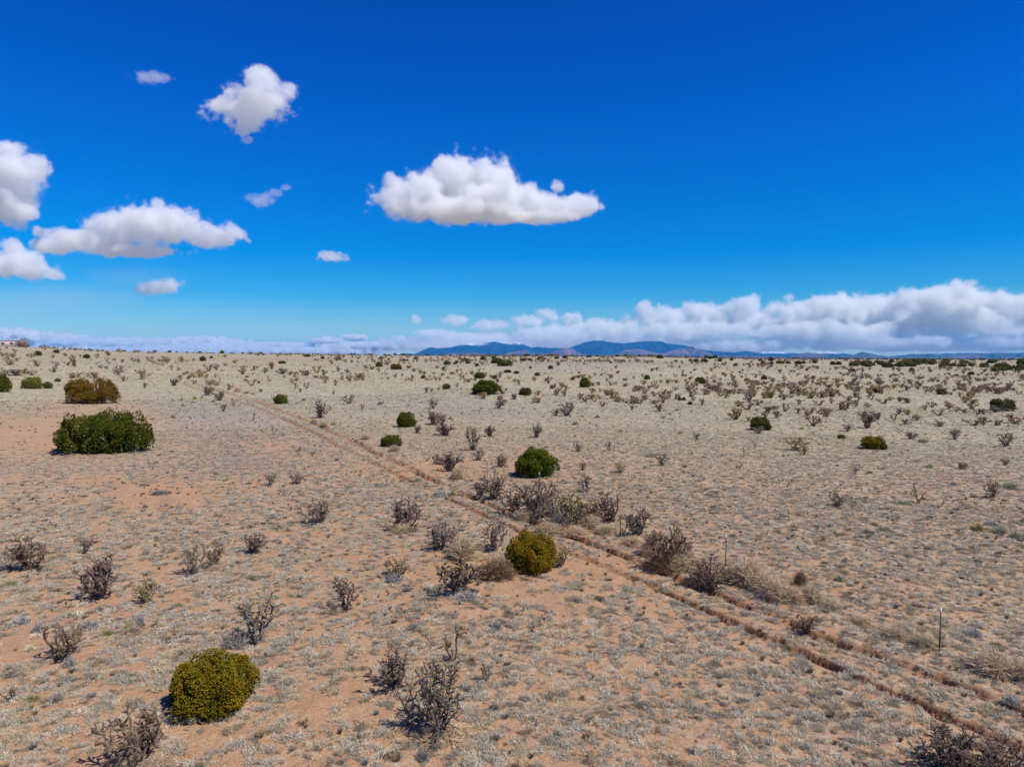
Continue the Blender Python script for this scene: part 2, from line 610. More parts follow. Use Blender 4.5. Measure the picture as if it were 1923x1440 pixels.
mountain('low_hills', [(1300, 678), (1350, 668), (1400, 666), (1430, 668), (1460, 669), (1500, 664.5), (1530, 662.5), (1560, 664), (1590, 669), (1605, 666), (1613, 662), (1620, 660.5), (1628, 662), (1640, 667), (1670, 669), (1700, 667), (1730, 664.5), (1760, 666),
                       (1800, 665), (1825, 662), (1850, 663), (1885, 664), (1923, 663), (2000, 661), (2100, 664), (2160, 678)],
         17500, 1100, (2.2, 1.6, 1.5), None, 5, 'low line of blue grey hills with one small pointed butte')

# ---------------------------------------------------------------- plant materials (their own colours only; the object's colour sets the kind)


def foliage_mat(name, rough=0.85, use_col=True, trans=0.0, var=0.35, nscale=2.0, instancer=False):
    m, t, b = new_mat(name, rough, 0.03)
    if instancer:
        a = nd(t, 'ShaderNodeAttribute', attribute_name='tint')
        a.attribute_type = 'INSTANCER'
        base = a.outputs['Color']
    else:
        base = nd(t, 'ShaderNodeObjectInfo').outputs['Color']
    if use_col:
        v = nd(t, 'ShaderNodeAttribute', attribute_name='Col').outputs['Color']
        base = mixc(t, 1.0, base, v, 'MULTIPLY')
    g = nd(t, 'ShaderNodeTexCoord').outputs['Object']
    n = noise(t, g, nscale, 3)
    k = ramp(t, n, [(0.3, 1 - var), (0.7, 1.0)])
    base = mixc(t, 1.0, base, k, 'MULTIPLY')
    t.links.new(base, b.inputs['Base Color'])
    if trans:
        tr = nd(t, 'ShaderNodeBsdfTranslucent')
        t.links.new(base, tr.inputs[0])
        ms = nd(t, 'ShaderNodeMixShader')
        ms.inputs[0].default_value = trans
        t.links.new(b.outputs[0], ms.inputs[1])
        t.links.new(tr.outputs[0], ms.inputs[2])
        t.links.new(ms.outputs[0], t.nodes['Material Output'].inputs['Surface'])
    return m


m_juniper = foliage_mat('juniper sprays', 0.8, True, 0.15, 0.3, 5.0)
m_bark = plain_mat('grey shredding bark', (0.36, 0.32, 0.29), 0.95, 0.05, 0.3, 12)
m_cactus = foliage_mat('cactus joints and spines', 0.8, True, 0, 0.2, 3.0)
m_fruit = plain_mat('yellow cactus fruit', (0.80, 0.50, 0.05), 0.6, 0.3, 0.2, 20)
m_dry = foliage_mat('dry stems', 0.9, True, 0.1, 0.2, 3.0)
m_grass = foliage_mat('dry grass blades', 0.9, True, 0.12, 0.15, 2.0, instancer=True)
m_inst = foliage_mat('far shrub foliage', 0.9, True, 0.0, 0.2, 2.0, instancer=True)


# ---------------------------------------------------------------- juniper: lobes of short upright sprays round a few limbs, in a unit box
def juniper_foliage(seed, nlobe, per, lobe_r, spray, tops=1, asp=0.7):
    r = np.random.default_rng(seed)
    cents = []
    mains = []
    for k in range(tops):
        if tops == 1:
            mains.append((0.0, 0.0, 0.5, 0.98))
        else:
            a = (k + 0.5) / tops - 0.5
            mains.append((a * 0.62, (r.random() - 0.5) * 0.25, 0.3 + 0.1 * r.random(), 0.78 + 0.22 * r.random()))
    for i in range(nlobe):
        mx_, my_, mr, mh = mains[i % len(mains)]
        th = r.random() * 2 * math.pi
        u = r.random() ** 0.8
        sh = 0.86 + 0.24 * (r.random() - 0.5)
        elev = math.asin(u)
        z = (math.sin(elev) * sh) * (mh - lobe_r) + lobe_r * 0.6
        ww = math.cos(elev) ** 0.62 * sh
        q = 1 + 0.10 * math.sin(3 * th + seed) + 0.08 * math.sin(5 * th + 2 * seed)
        under = 0.84 if z < 0.22 else 1.0
        cents.append((mx_ + math.cos(th) * ww * (mr - lobe_r * 0.7) * q * under, my_ + math.sin(th) * ww * (mr - lobe_r * 0.7) * q * under, max(z, lobe_r * 0.45)))
    for i in range(nlobe // 3):       # inner lobes close the view through
        mx_, my_, mr, mh = mains[i % len(mains)]
        th = r.random() * 2 * math.pi
        k = r.random() ** 0.5 * 0.62
        cents.append((mx_ + math.cos(th) * k * mr, my_ + math.sin(th) * k * mr, lobe_r + r.random() * (mh - 0.4)))
    cents = np.array(cents)
    n = len(cents)
    size = lobe_r * (0.65 + 0.65 * r.random(n))
    plume = np.where(r.random(n) < 0.4, 1.1 + 0.4 * r.random(n), 1.0)
    tone = 0.75 + 0.5 * r.random(n)
    ci = np.repeat(np.arange(n), per)
    N = len(ci)
    d = r.normal(size=(N, 3))
    d[:, 2] = np.where(d[:, 2] < 0, d[:, 2] * 0.5, d[:, 2])
    d /= np.linalg.norm(d, axis=1)[:, None]
    rad = size[ci] * (0.55 + 0.45 * r.random(N) ** 0.5)
    p = cents[ci] + d * rad[:, None] * np.stack([np.ones(N), np.ones(N), 1.15 / asp * plume[ci]], 1)
    p[:, 2] = np.maximum(p[:, 2], 0.01)
    out = d + np.array([0, 0, 0.75]) + r.normal(size=(N, 3)) * 0.25
    out /= np.linalg.norm(out, axis=1)[:, None]
    L = spray * (0.6 + 0.8 * r.random(N))
    a = np.cross(out, r.normal(size=(N, 3)))
    a /= np.linalg.norm(a, axis=1)[:, None]
    bb = np.cross(out, a)
    W = L * 0.34
    # each spray: three-sided spindle of 6 triangles
    ring = []
    sq = np.array([1, 1, 1 / asp])
    for k in range(3):
        t_ = 2 * math.pi * k / 3
        ring.append(p + (out * (L * 0.4)[:, None] + (a * math.cos(t_) + bb * math.sin(t_)) * W[:, None]) * sq)
    vs = np.stack([p] + ring + [p + out * L[:, None] * sq], axis=1).reshape(-1, 3)
    base = np.arange(N)[:, None] * 5
    tris = []
    for k in range(3):
        k2 = (k + 1) % 3
        tris.append(base + np.array([0, 1 + k2, 1 + k]))
        tris.append(base + np.array([4, 1 + k, 1 + k2]))
    tris = np.concatenate(tris)
    tn = (tone[ci] * (0.8 + 0.4 * r.random(N)))
    yel = r.random(n)[ci] ** 1.3 + 0.25 * r.random(N)
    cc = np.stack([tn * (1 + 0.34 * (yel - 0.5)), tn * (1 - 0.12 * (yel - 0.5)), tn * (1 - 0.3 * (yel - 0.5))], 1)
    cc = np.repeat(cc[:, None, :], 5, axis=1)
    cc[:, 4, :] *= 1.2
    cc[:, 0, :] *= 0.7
    mnx, mxx = np.percentile(vs[:, 0], [0.3, 99.7])
    mny, mxy = np.percentile(vs[:, 1], [0.3, 99.7])
    vs[:, 0] = (vs[:, 0] - (mnx + mxx) / 2) / (mxx - mnx)
    vs[:, 1] = (vs[:, 1] - (mny + mxy) / 2) / (mxy - mny) * (1.0 if tops == 1 else 0.8)
    vs[:, 2] = vs[:, 2] / np.percentile(vs[:, 2], 99.8)
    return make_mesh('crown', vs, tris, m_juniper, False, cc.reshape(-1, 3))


def juniper_trunk(seed):
    r = random.Random(seed)
    mb = MB()
    for k in range(7):
        th = r.random() * 6.28
        sp_ = 0.12 + 0.28 * r.random()
        pts = [Vector((0.03 * math.cos(th), 0.03 * math.sin(th), -0.03))]
        for j in range(1, 6):
            f = j / 5
            pts.append(Vector((math.cos(th) * sp_ * f ** 0.8 + r.uniform(-.02, .02), math.sin(th) * sp_ * f ** 0.8 + r.uniform(-.02, .02), f * (0.5 + 0.3 * r.random()) + 0.02)))
        mb.tube(pts, [0.028 * (1 - 0.14 * j) for j in range(6)], 6)
    for k in range(22):
        th = r.random() * 6.28
        el = r.uniform(0.15, 1.4)
        f0, f1 = 0.30, r.uniform(0.46, 0.56)
        d = Vector((math.cos(th) * math.cos(el), math.sin(th) * math.cos(el), math.sin(el) * 1.75))
        p0, p1 = d * f0, d * f1
        mb.tube([p0, (p0 + p1) / 2 + Vector((r.uniform(-.02, .02), r.uniform(-.02, .02), 0)), p1], [0.007, 0.005, 0.002], 3)
        mb.tube([(p0 + p1) / 2, p1 + Vector((r.uniform(-.05, .05), r.uniform(-.05, .05), r.uniform(-.04, .06)))], [0.004, 0.002], 3)
    return mb.mesh('trunk', m_bark, True)


JUN = {
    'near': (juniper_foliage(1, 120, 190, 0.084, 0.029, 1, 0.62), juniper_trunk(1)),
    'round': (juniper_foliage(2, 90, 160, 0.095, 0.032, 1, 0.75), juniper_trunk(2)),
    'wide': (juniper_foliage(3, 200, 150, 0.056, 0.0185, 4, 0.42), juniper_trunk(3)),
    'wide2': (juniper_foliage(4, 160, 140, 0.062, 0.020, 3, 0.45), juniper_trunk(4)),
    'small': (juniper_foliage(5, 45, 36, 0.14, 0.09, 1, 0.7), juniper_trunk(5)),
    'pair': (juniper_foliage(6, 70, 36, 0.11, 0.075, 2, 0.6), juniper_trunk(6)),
}


# ---------------------------------------------------------------- cane cholla: jointed cylinders, whorled side joints, spines, yellow fruit
def cholla(seed, stems, levels, spread, dens=1.0, thick=1.0, droop=0.15, lean=0.0):
    r = random.Random(seed)
    trunk, br, fr = MB(), MB(), MB()
    tips = []

    def joint(mb, p, d, L, rad, shade):
        q = p + d * L
        side = d.cross(Vector((r.uniform(-1, 1), r.uniform(-1, 1), r.uniform(-1, 1))))
        if side.length > 1e-4:
            side.normalize()
        mid = (p + q) / 2 + side * L * 0.07
        mb.tube([p, mid, q], [rad * 0.72, rad, rad * 0.8], 5, shade)
        for _ in range(int(7 * dens)):
            t_ = r.random()
            c = p.lerp(q, t_)
            o = Vector((r.gauss(0, 1), r.gauss(0, 1), r.gauss(0, 1)))
            o = (o - d * o.dot(d))
            if o.length < 1e-3:
                continue
            o.normalize()
            e = c + o * rad * 2.1 + d * r.uniform(-.5, .5) * rad
            s = d * rad * 0.28
            mb.add([tuple(c + o * rad * .8 + s), tuple(c + o * rad * .8 - s), tuple(e)], [(0, 1, 2)], None, (1.9, 1.85, 1.8))
        return q

    def side_dir(d, ang):
        ax = Vector((r.gauss(0, 1), r.gauss(0, 1), r.gauss(0, 1)))
        ax = ax - d * ax.dot(d)
        if ax.length < 1e-3:
            ax = Vector((1, 0, 0))
        ax.normalize()
        return (d * math.cos(ang) + ax * math.sin(ang)).normalized()

    def shade():
        s_ = 0.7 + 0.6 * r.random()
        return (s_, s_ * 0.97, s_ * 0.96)

    def twig(p, d, n, rad):
        for k in range(n):
            q = joint(br, p, d, r.uniform(0.05, 0.10), rad, shade())
            if k == n - 1:
                tips.append((q, d))
            elif r.random() < 0.75 * dens:
                twig(q, side_dir(d, r.uniform(0.6, 1.3)), max(1, n - k - 1), rad * 0.93)
            p = q
            d = side_dir(d, r.uniform(0.1, 0.5))
            d = (d + Vector((0, 0, r.uniform(-0.35, 0.4)))).normalized()

    def grow(p, d, n, rad):
        for k in range(n):
            first = k < 2
            q = joint(trunk if first else br, p, d, r.uniform(0.09, 0.15), rad, shade())
            m_ = int(r.random() * 3.0 * dens + (0.4 if first else 1.3))
            for _ in range(m_):
                a_ = side_dir(d, r.uniform(0.7, 1.4))
                twig(p.lerp(q, r.uniform(0.5, 1.0)), a_, r.choice((1, 2, 2, 3, 3)) if not first else r.choice((1, 2)), rad * 0.8)
            p = q
            d = (side_dir(d, r.uniform(0.05, spread * 0.7)) + Vector((0, 0, 0.18))).normalized()
            rad *= 0.95
        tips.append((p, d))
        for _ in range(2):
            twig(p, side_dir(d, r.uniform(0.3, 0.9)), 2, rad * 0.85)

    for s in range(stems):
        th = 6.283 * (s + 0.6 * r.random()) / stems
        out = r.uniform(0.05, 1.1 if stems < 14 else 2.2)
        d = Vector((math.cos(th) * out + lean, math.sin(th) * out, 1.0)).normalized()
        grow(Vector((0.004 * math.cos(th), 0.004 * math.sin(th), -0.02)), d, max(2, levels - r.choice((0, 1, 1, 2))), 0.0185 * thick)
    zmid = sorted(q.z for q, d in tips)[int(len(tips) * 0.35)]
    for q, d in tips:
        if q.z > zmid and r.random() < 0.38:
            c = q + d * 0.010
            rr_ = r.uniform(0.010, 0.014)
            v = [c + Vector(k) * rr_ for k in ((1, 0, 0), (0, 1, 0), (-1, 0, 0), (0, -1, 0), (0, 0, 1.4), (0, 0, -1.2))]
            fr.add([tuple(k) for k in v], [(0, 1, 4), (1, 2, 4), (2, 3, 4), (3, 0, 4), (1, 0, 5), (2, 1, 5), (3, 2, 5), (0, 3, 5)])
    allv = np.concatenate(trunk.v + br.v)
    x0, x1 = np.percentile(allv[:, 0], [0.5, 99.5])
    y0, y1 = np.percentile(allv[:, 1], [0.5, 99.5])
    z1 = np.percentile(allv[:, 2], 99.7)
    for mb in (trunk, br, fr):
        for v in mb.v:
            v[:, 0] /= (x1 - x0)
            v[:, 1] /= (y1 - y0)
            v[:, 2] /= z1
    one = MB()
    one.v, one.t, one.q, one.c, one.n = trunk.v + br.v, [], [], trunk.c + br.c, trunk.n + br.n
    one.t = trunk.t + [k + trunk.n for k in br.t]
    one.q = trunk.q + [k + trunk.n for k in br.q]
    cx = float((x0 + x1) / 2 / (x1 - x0))
    return dict(trunk=trunk.mesh('trunk', m_cactus), branches=br.mesh('branches', m_cactus), fruit=fr.mesh('fruit', m_fruit),
                one=one.mesh('cholla_cactus', m_cactus), off=cx)


CH = {
    'dense': [cholla(11, 10, 6, 0.75, 1.05), cholla(12, 9, 6, 0.7, 1.05), cholla(13, 12, 5, 0.85, 1.1)],
    'open': [cholla(21, 6, 6, 0.7, 0.95, 1.05), cholla(22, 7, 6, 0.6, 0.95, 1.05), cholla(23, 5, 7, 0.75, 0.9, 1.05)],
    'sparse': [cholla(31, 3, 5, 0.7, 0.5), cholla(32, 2, 4, 0.6, 0.5), cholla(33, 3, 4, 0.8, 0.45)],
    'far': [cholla(41, 7, 4, 0.8, 0.75, 1.9), cholla(42, 6, 4, 0.75, 0.75, 2.0), cholla(43, 5, 5, 0.9, 0.7, 1.9), cholla(44, 4, 5, 0.9, 0.75, 2.0)],
    'big': [cholla(51, 16, 7, 0.8, 1.0, 0.9), cholla(52, 15, 7, 0.8, 1.0, 0.9)],
}
print('cholla tris', [[len(c['one'].polygons) for c in v] for v in CH.values()])


# ---------------------------------------------------------------- tumbleweed, dead brush, low sage mound, grass mats
def blades(seed, n, mode):
    """Curved thin ribbons from a centre: 'ball', 'dome', 'mat', 'tuft'. Unit width, unit height."""
    r = np.random.default_rng(seed)
    th = r.random(n) * 2 * math.pi
    if mode == 'ball':
        el = np.arcsin(r.random(n) * 1.0)
        rad = 0.24 + 0.30 * r.random(n)
        o = np.stack([r.normal(0, .10, n), r.normal(0, .10, n), np.abs(r.normal(.1, .12, n))], 1)
        tip = np.stack([np.cos(th) * np.cos(el) * rad, np.sin(th) * np.cos(el) * rad, np.sin(el) * rad * 1.9 + 0.02], 1)
        o = o + (tip - o) * (r.random(n) * 0.6)[:, None]
        curl, wdt = 0.16, 0.0055
    elif mode == 'dome':
        el = np.arcsin(0.12 + 0.88 * r.random(n))
        rad = (0.26 + 0.26 * r.random(n)) * (1 + 0.25 * np.sin(2 * th + seed) + 0.15 * np.sin(5 * th))
        o = np.stack([r.normal(0, .14, n), r.normal(0, .14, n), np.zeros(n)], 1)
        tip = np.stack([np.cos(th) * np.cos(el) * rad, np.sin(th) * np.cos(el) * rad, np.sin(el) * rad * 1.9], 1)
        curl, wdt = 0.08, 0.013
    elif mode == 'mat':
        k = np.sqrt(r.random(n)) * 0.40
        a2 = r.random(n) * 2 * math.pi
        lump = 1 + 0.35 * np.sin(3 * a2 + seed) + 0.2 * np.sin(5 * a2 + 2 * seed)
        o = np.stack([np.cos(a2) * k * lump, np.sin(a2) * k * lump, np.zeros(n)], 1)
        ln = 0.10 + 0.26 * r.random(n)
        tip = o + np.stack([np.cos(th) * ln, np.sin(th) * ln, 0.25 + 0.75 * r.random(n)], 1)
        curl, wdt = 0.07, 0.015
    else:
        k = np.sqrt(r.random(n)) * 0.16
        a2 = r.random(n) * 2 * math.pi
        o = np.stack([np.cos(a2) * k, np.sin(a2) * k, np.zeros(n)], 1)
        ln = 0.08 + 0.34 * r.random(n)
        tip = o + np.stack([np.cos(a2) * ln, np.sin(a2) * ln, 0.45 + 0.55 * r.random(n)], 1)
        curl, wdt = 0.05, 0.022
    mid = (o + tip) / 2 + r.normal(size=(n, 3)) * curl * np.array([1, 1, 0.5]) + np.array([0, 0, 0.12 if mode in ('mat', 'tuft') else 0.03])
    mid[:, 2] = np.maximum(mid[:, 2], 0.02)
    d = tip - o
    s = np.cross(d, r.normal(size=(n, 3)))
    s /= (np.linalg.norm(s, axis=1)[:, None] + 1e-9)
    s = s * wdt * (0.6 + 0.8 * r.random(n))[:, None]
    vs = np.stack([o - s, o + s, mid - s, mid + s, tip], 1).reshape(-1, 3)
    bs = np.arange(n)[:, None] * 5
    tri = np.concatenate([bs + np.array([0, 1, 3]), bs + np.array([0, 3, 2]), bs + np.array([2, 3, 4])])
    tn = 0.7 + 0.5 * r.random(n)
    cc = np.repeat(np.stack([tn, tn, tn], 1)[:, None, :], 5, axis=1)
    cc[:, 0:2] *= 0.9
    return vs, tri, cc.reshape(-1, 3)


def blade_mesh(name, seed, n, mode, mat):
    v, t_, c_ = blades(seed, n, mode)
    return make_mesh(name, v, t_, mat, False, c_)


TUMBLE = [blade_mesh('tumbleweed', s, 1900, 'ball', m_dry) for s in (1, 2, 3)]
SAGE = [blade_mesh('low_shrub', s, 600, 'dome', m_dry) for s in (4, 5, 6)]
MATS = [blade_mesh('grass_mat', 20 + s, 120, 'mat', m_grass) for s in range(7)]
TUFTS = [blade_mesh('grass_tuft', 40 + s, 80, 'tuft', m_grass) for s in range(3)]


def dead_brush(seed, stems=9, flat=0.5, th0=0.010):
    r = random.Random(seed)
    mb = MB()

    def go(p, d, lev, rad):
        L = r.uniform(0.14, 0.24) * 0.85 ** lev
        q = p + d * L
        if q.z < 0.01:
            q.z = 0.01
        mid = (p + q) / 2 + Vector((r.gauss(0, .02), r.gauss(0, .02), r.gauss(0, .015)))
        mb.tube([p, mid, q], [rad, rad * .85, rad * .65], 4, (0.7 + 0.5 * r.random(),) * 3)
        if lev >= 4:
            return
        for k in range(2 + (r.random() < 0.5)):
            nd_ = (d + Vector((r.gauss(0, .45), r.gauss(0, .45), r.gauss(0, .3)))).normalized()
            go(q, nd_, lev + 1, rad * .62)
    for s in range(stems):
        a = r.random() * 6.283
        go(Vector((0, 0, 0.0)), Vector((math.cos(a), math.sin(a), r.uniform(0.1, 1.2) * flat * 2)).normalized(), 0, th0)
    v = np.concatenate(mb.v)
    ex = v.max(0) - v.min(0)
    for k in mb.v:
        k[:, 0] /= ex[0]
        k[:, 1] /= ex[1]
        k[:, 2] /= max(v[:, 2].max(), 1e-3)
    return mb.mesh('dead_brush', m_dry)


DEAD = [dead_brush(1), dead_brush(2, 7, 0.35), dead_brush(3, 4, 0.3, 0.012)]


# ---------------------------------------------------------------- scatter: one object of kind stuff that instances blades or stones on points
def scatter(name, pts, rot, scl, idx, tint, meshes, label):
    pc = bpy.data.collections.new(name + '_source')
    for i, m in enumerate(meshes):
        o = bpy.data.objects.new('%s_source_%02d' % (name, i), m)
        pc.objects.link(o)
    me = bpy.data.meshes.new(name)
    n = len(pts)
    me.vertices.add(n)
    me.vertices.foreach_set('co', np.asarray(pts, np.float32).ravel())
    for nm, ty, arr, key in (('rot', 'FLOAT_VECTOR', rot, 'vector'), ('scl', 'FLOAT_VECTOR', scl, 'vector'), ('idx', 'INT', idx, 'value'), ('tint', 'FLOAT_VECTOR', tint, 'vector')):
        a = me.attributes.new(nm, ty, 'POINT')
        a.data.foreach_set(key, np.asarray(arr, np.int32 if ty == 'INT' else np.float32).ravel())
    ob = link(bpy.data.objects.new(name, me))
    ng = bpy.data.node_groups.new(name, 'GeometryNodeTree')
    ng.interface.new_socket('Geometry', in_out='INPUT', socket_type='NodeSocketGeometry')
    ng.interface.new_socket('Geometry', in_out='OUTPUT', socket_type='NodeSocketGeometry')
    N, L = ng.nodes, ng.links
    gi, go = N.new('NodeGroupInput'), N.new('NodeGroupOutput')
    ci = N.new('GeometryNodeCollectionInfo')
    ci.inputs['Collection'].default_value = pc
    ci.inputs['Separate Children'].default_value = True
    ci.inputs['Reset Children'].default_value = True
    ip = N.new('GeometryNodeInstanceOnPoints')
    ip.inputs['Pick Instance'].default_value = True

    def attr(nm, ty):
        a = N.new('GeometryNodeInputNamedAttribute')
        a.data_type = ty
        a.inputs['Name'].default_value = nm
        return a.outputs[0]
    L.new(gi.outputs[0], ip.inputs['Points'])
    L.new(ci.outputs[0], ip.inputs['Instance'])
    L.new(attr('idx', 'INT'), ip.inputs['Instance Index'])
    L.new(attr('scl', 'FLOAT_VECTOR'), ip.inputs['Scale'])
    er = N.new('FunctionNodeEulerToRotation')
    L.new(attr('rot', 'FLOAT_VECTOR'), er.inputs[0])
    L.new(er.outputs[0], ip.inputs['Rotation'])
    L.new(ip.outputs[0], go.inputs[0])
    md = ob.modifiers.new('scatter', 'NODES')
    md.node_group = ng
    tag(ob, label, None, None, 'stuff')
    return ob

# ---------------------------------------------------------------- haze: one closed box of thin air round everything but the clouds
mh = bpy.data.materials.new('thin blue air')
mh.use_nodes = True
t = mh.node_tree
t.nodes.clear()
oo = nd(t, 'ShaderNodeOutputMaterial')
pv = nd(t, 'ShaderNodeVolumePrincipled')
pv.inputs['Color'].default_value = (0.05, 0.41, 1.0, 1)
pv.inputs['Density'].default_value = 2.9e-5
pv.inputs['Anisotropy'].default_value = 0.0
t.links.new(pv.outputs[0], oo.inputs['Volume'])
mb = MB()
mb.box((-27500, -27500, -14), (27500, 27500, 690))
hz = mb.build('haze', mh)
tag(hz, 'thin blue haze over the whole plain', None, None, 'stuff')


# ---------------------------------------------------------------- clouds: real volumes kilometres away, wholly above or beyond the haze
def cloud(name, blobs, dist, seed=0, res=140, dens=0.012, nscale=0.8, namp=1.3, gain=5.5, label=None, kind=None, color=(1, 1, 1), squash=0.5, smooth=0.12, wispy=0.06):
    k = dist / F
    rnd = random.Random(seed)
    P = []
    for (cx, cy, rx, ry) in blobs:
        r = ray(cx, cy)
        r = r / r[1] * dist
        P.append((r[0], dist + rnd.uniform(-.3, .3) * ry * k * 2, r[2] + CAMH, rx * k, max(rx * squash, ry * 0.9) * k, ry * k))
    lo = [min(p[i] - p[i + 3] * 1.35 for p in P) for i in range(3)]
    hi = [max(p[i] + p[i + 3] * 1.35 for p in P) for i in range(3)]
    ng = bpy.data.node_groups.new(name, 'GeometryNodeTree')
    N, L = ng.nodes, ng.links
    ng.interface.new_socket('Geometry', in_out='OUTPUT', socket_type='NodeSocketGeometry')

    def vm(op, a, b=None):
        q = N.new('ShaderNodeVectorMath')
        q.operation = op
        for i, v in enumerate((a, b)):
            if v is None:
                continue
            if isinstance(v, tuple):
                q.inputs[i].default_value = v
            else:
                L.new(v, q.inputs[i])
        return q

    def m(op, a, b_=None, c_=None):
        q = N.new('ShaderNodeMath')
        q.operation = op
        for i, v in enumerate((a, b_, c_)):
            if v is None:
                continue
            if isinstance(v, (int, float)):
                q.inputs[i].default_value = v
            else:
                L.new(v, q.inputs[i])
        return q.outputs[0]
    pos = N.new('GeometryNodeInputPosition').outputs[0]
    base = sum(p[5] for p in P) / len(P)
    off = vm('ADD', pos, (seed * 1371., seed * 77., seed * 377.)).outputs[0]

    def nz(scale, det, rough):
        no = N.new('ShaderNodeTexNoise')
        no.inputs['Scale'].default_value = scale
        no.inputs['Detail'].default_value = det
        no.inputs['Roughness'].default_value = rough
        L.new(off, no.inputs['Vector'])
        return no.outputs[0]
    n1 = nz(nscale / base, 7, 0.62)
    f = None
    for p in P:
        a = vm('SUBTRACT', pos, tuple(p[:3])).outputs[0]
        a = vm('DIVIDE', a, tuple(p[3:])).outputs[0]
        g_ = m('SUBTRACT', 1.0, vm('LENGTH', a).outputs['Value'])
        f = g_ if f is None else m('SMOOTH_MAX', f, g_, smooth)
    f = m('MULTIPLY_ADD', m('SUBTRACT', n1, 0.53), namp * 2, f)
    crisp = m('MINIMUM', m('MAXIMUM', m('MULTIPLY', f, gain), 0.0), 1.0)
    wisp = m('MINIMUM', m('MAXIMUM', m('MULTIPLY', m('ADD', f, 0.22), 2.0), 0.0), 1.0)
    f = m('MAXIMUM', crisp, m('MULTIPLY', m('MULTIPLY', wisp, wisp), wispy))
    vc = N.new('GeometryNodeVolumeCube')
    L.new(f, vc.inputs['Density'])
    vc.inputs['Min'].default_value = lo
    vc.inputs['Max'].default_value = hi
    vox = (hi[0] - lo[0]) / res
    for i, ax in enumerate('XYZ'):
        vc.inputs['Resolution ' + ax].default_value = max(8, int((hi[i] - lo[i]) / (vox * (1.4 if ax == 'Y' else 1.0))))
    mt = bpy.data.materials.new('cloud vapour')
    mt.use_nodes = True
    t = mt.node_tree
    t.nodes.clear()
    o = nd(t, 'ShaderNodeOutputMaterial')
    pv = nd(t, 'ShaderNodeVolumePrincipled')
    t.links.new(pv.outputs[0], o.inputs['Volume'])
    pv.inputs['Color'].default_value = (0.988, 1.0, 0.992, 1) if kind else (*color, 1)
    pv.inputs['Anisotropy'].default_value = 0.1
    pv.inputs['Density'].default_value = dens * 8000 / dist
    sm = N.new('GeometryNodeSetMaterial')
    sm.inputs['Material'].default_value = mt
    L.new(vc.outputs[0], sm.inputs[0])
    go = N.new('NodeGroupOutput')
    L.new(sm.outputs[0], go.inputs[0])
    v = bpy.data.volumes.new(name)
    v.materials.append(mt)
    ob = link(bpy.data.objects.new(name, v))
    md = ob.modifiers.new('vapour', 'NODES')
    md.node_group = ng
    if kind:
        tag(ob, label, None, None, kind)
    else:
        tag(ob, label, 'cloud', 'scattered fair weather clouds')
    return ob


cloud('cloud', [(780, 372, 72, 40), (850, 338, 66, 54), (915, 335, 52, 50), (930, 375, 90, 40), (880, 395, 155, 20), (1005, 388, 75, 30), (1085, 387, 52, 24), (738, 345, 22, 22), (727, 382, 22, 14), (1000, 408, 90, 12), (1045, 352, 18, 16)],
      9000, 1, 235, label='largest lone white cloud, flat based, high above the mountains')
cloud('cloud', [(468, 194, 72, 34), (440, 200, 58, 30), (492, 186, 52, 36), (500, 160, 38, 28), (492, 132, 15, 16), (538, 168, 20, 20), (468, 222, 34, 20), (490, 148, 22, 22), (462, 242, 32, 18), (465, 262, 16, 10), (412, 195, 26, 18)],
      8500, 2, 170, namp=1.7, dens=0.009, label='ragged cross-shaped cloud high in the sky', gain=3.5, wispy=0.08)
cloud('cloud', [(285, 147, 36, 11), (268, 143, 16, 9), (308, 148, 18, 10)], 8500, 3, 100, dens=0.004, label='tiny wispy cloud highest in the sky', gain=3.0, wispy=0.15)
cloud('cloud', [(300, 425, 80, 40), (240, 428, 70, 30), (300, 400, 26, 26), (400, 445, 62, 22), (345, 420, 60, 22), (180, 450, 90, 20), (110, 460, 60, 16), (240, 470, 90, 12), (75, 435, 16, 12), (445, 440, 22, 12)],
      9500, 4, 230, label='long low-domed cloud above the house side of the plain')
cloud('cloud', [(10, 320, 62, 48), (0, 370, 66, 44), (40, 395, 36, 22), (55, 310, 26, 30), (15, 285, 40, 22), (-60, 350, 90, 70)], 9000, 5, 180, label='tall cloud cut by the side of the sky above the house')
cloud('cloud', [(15, 490, 60, 34), (50, 505, 50, 20), (20, 462, 26, 18), (105, 518, 22, 9), (-50, 490, 70, 40)], 7000, 6, 150, label='low mound-shaped cloud nearest above the pink house')
cloud('cloud', [(492, 378, 26, 15), (470, 373, 16, 8), (515, 362, 18, 9), (538, 354, 14, 6)], 8500, 7, 120, dens=0.005, label='small cloud with a curling tail beside the largest cloud', gain=3.0, wispy=0.1)
cloud('cloud', [(622, 483, 32, 10), (615, 478, 18, 9), (648, 486, 14, 6)], 9500, 8, 90, dens=0.009, label='small flat puff of cloud under the largest cloud')
cloud('cloud', [(300, 540, 40, 15), (322, 536, 22, 15), (275, 545, 24, 10)], 10000, 9, 110, label='small oval cloud alone above the skyline poles')
# banks on the horizon, beyond the mountains
cloud('cloud_bank', [(1210, 578, 22, 16), (1250, 600, 70, 26), (1320, 590, 60, 22), (1395, 578, 40, 26), (1300, 625, 140, 22), (1420, 610, 110, 30), (1200, 645, 150, 18), (1350, 650, 160, 14), (1500, 600, 80, 40), (1560, 585, 60, 34)],
      37000, 21, 300, dens=0.016, nscale=0.9, namp=1.3, gain=6.0, kind='stuff', label='piled white cloud bank behind the twin-topped mountain', squash=0.35)
cloud('cloud_bank', [(1640, 600, 130, 52), (1560, 626, 160, 26), (1760, 585, 110, 50), (1820, 565, 60, 34), (1880, 600, 90, 52), (2000, 600, 140, 60), (1700, 644, 260, 14), (1900, 644, 200, 14)],
      37000, 22, 330, dens=0.015, nscale=0.9, namp=1.3, gain=6.0, kind='stuff', label='broad grey and white cloud bank over the low hills', squash=0.35)
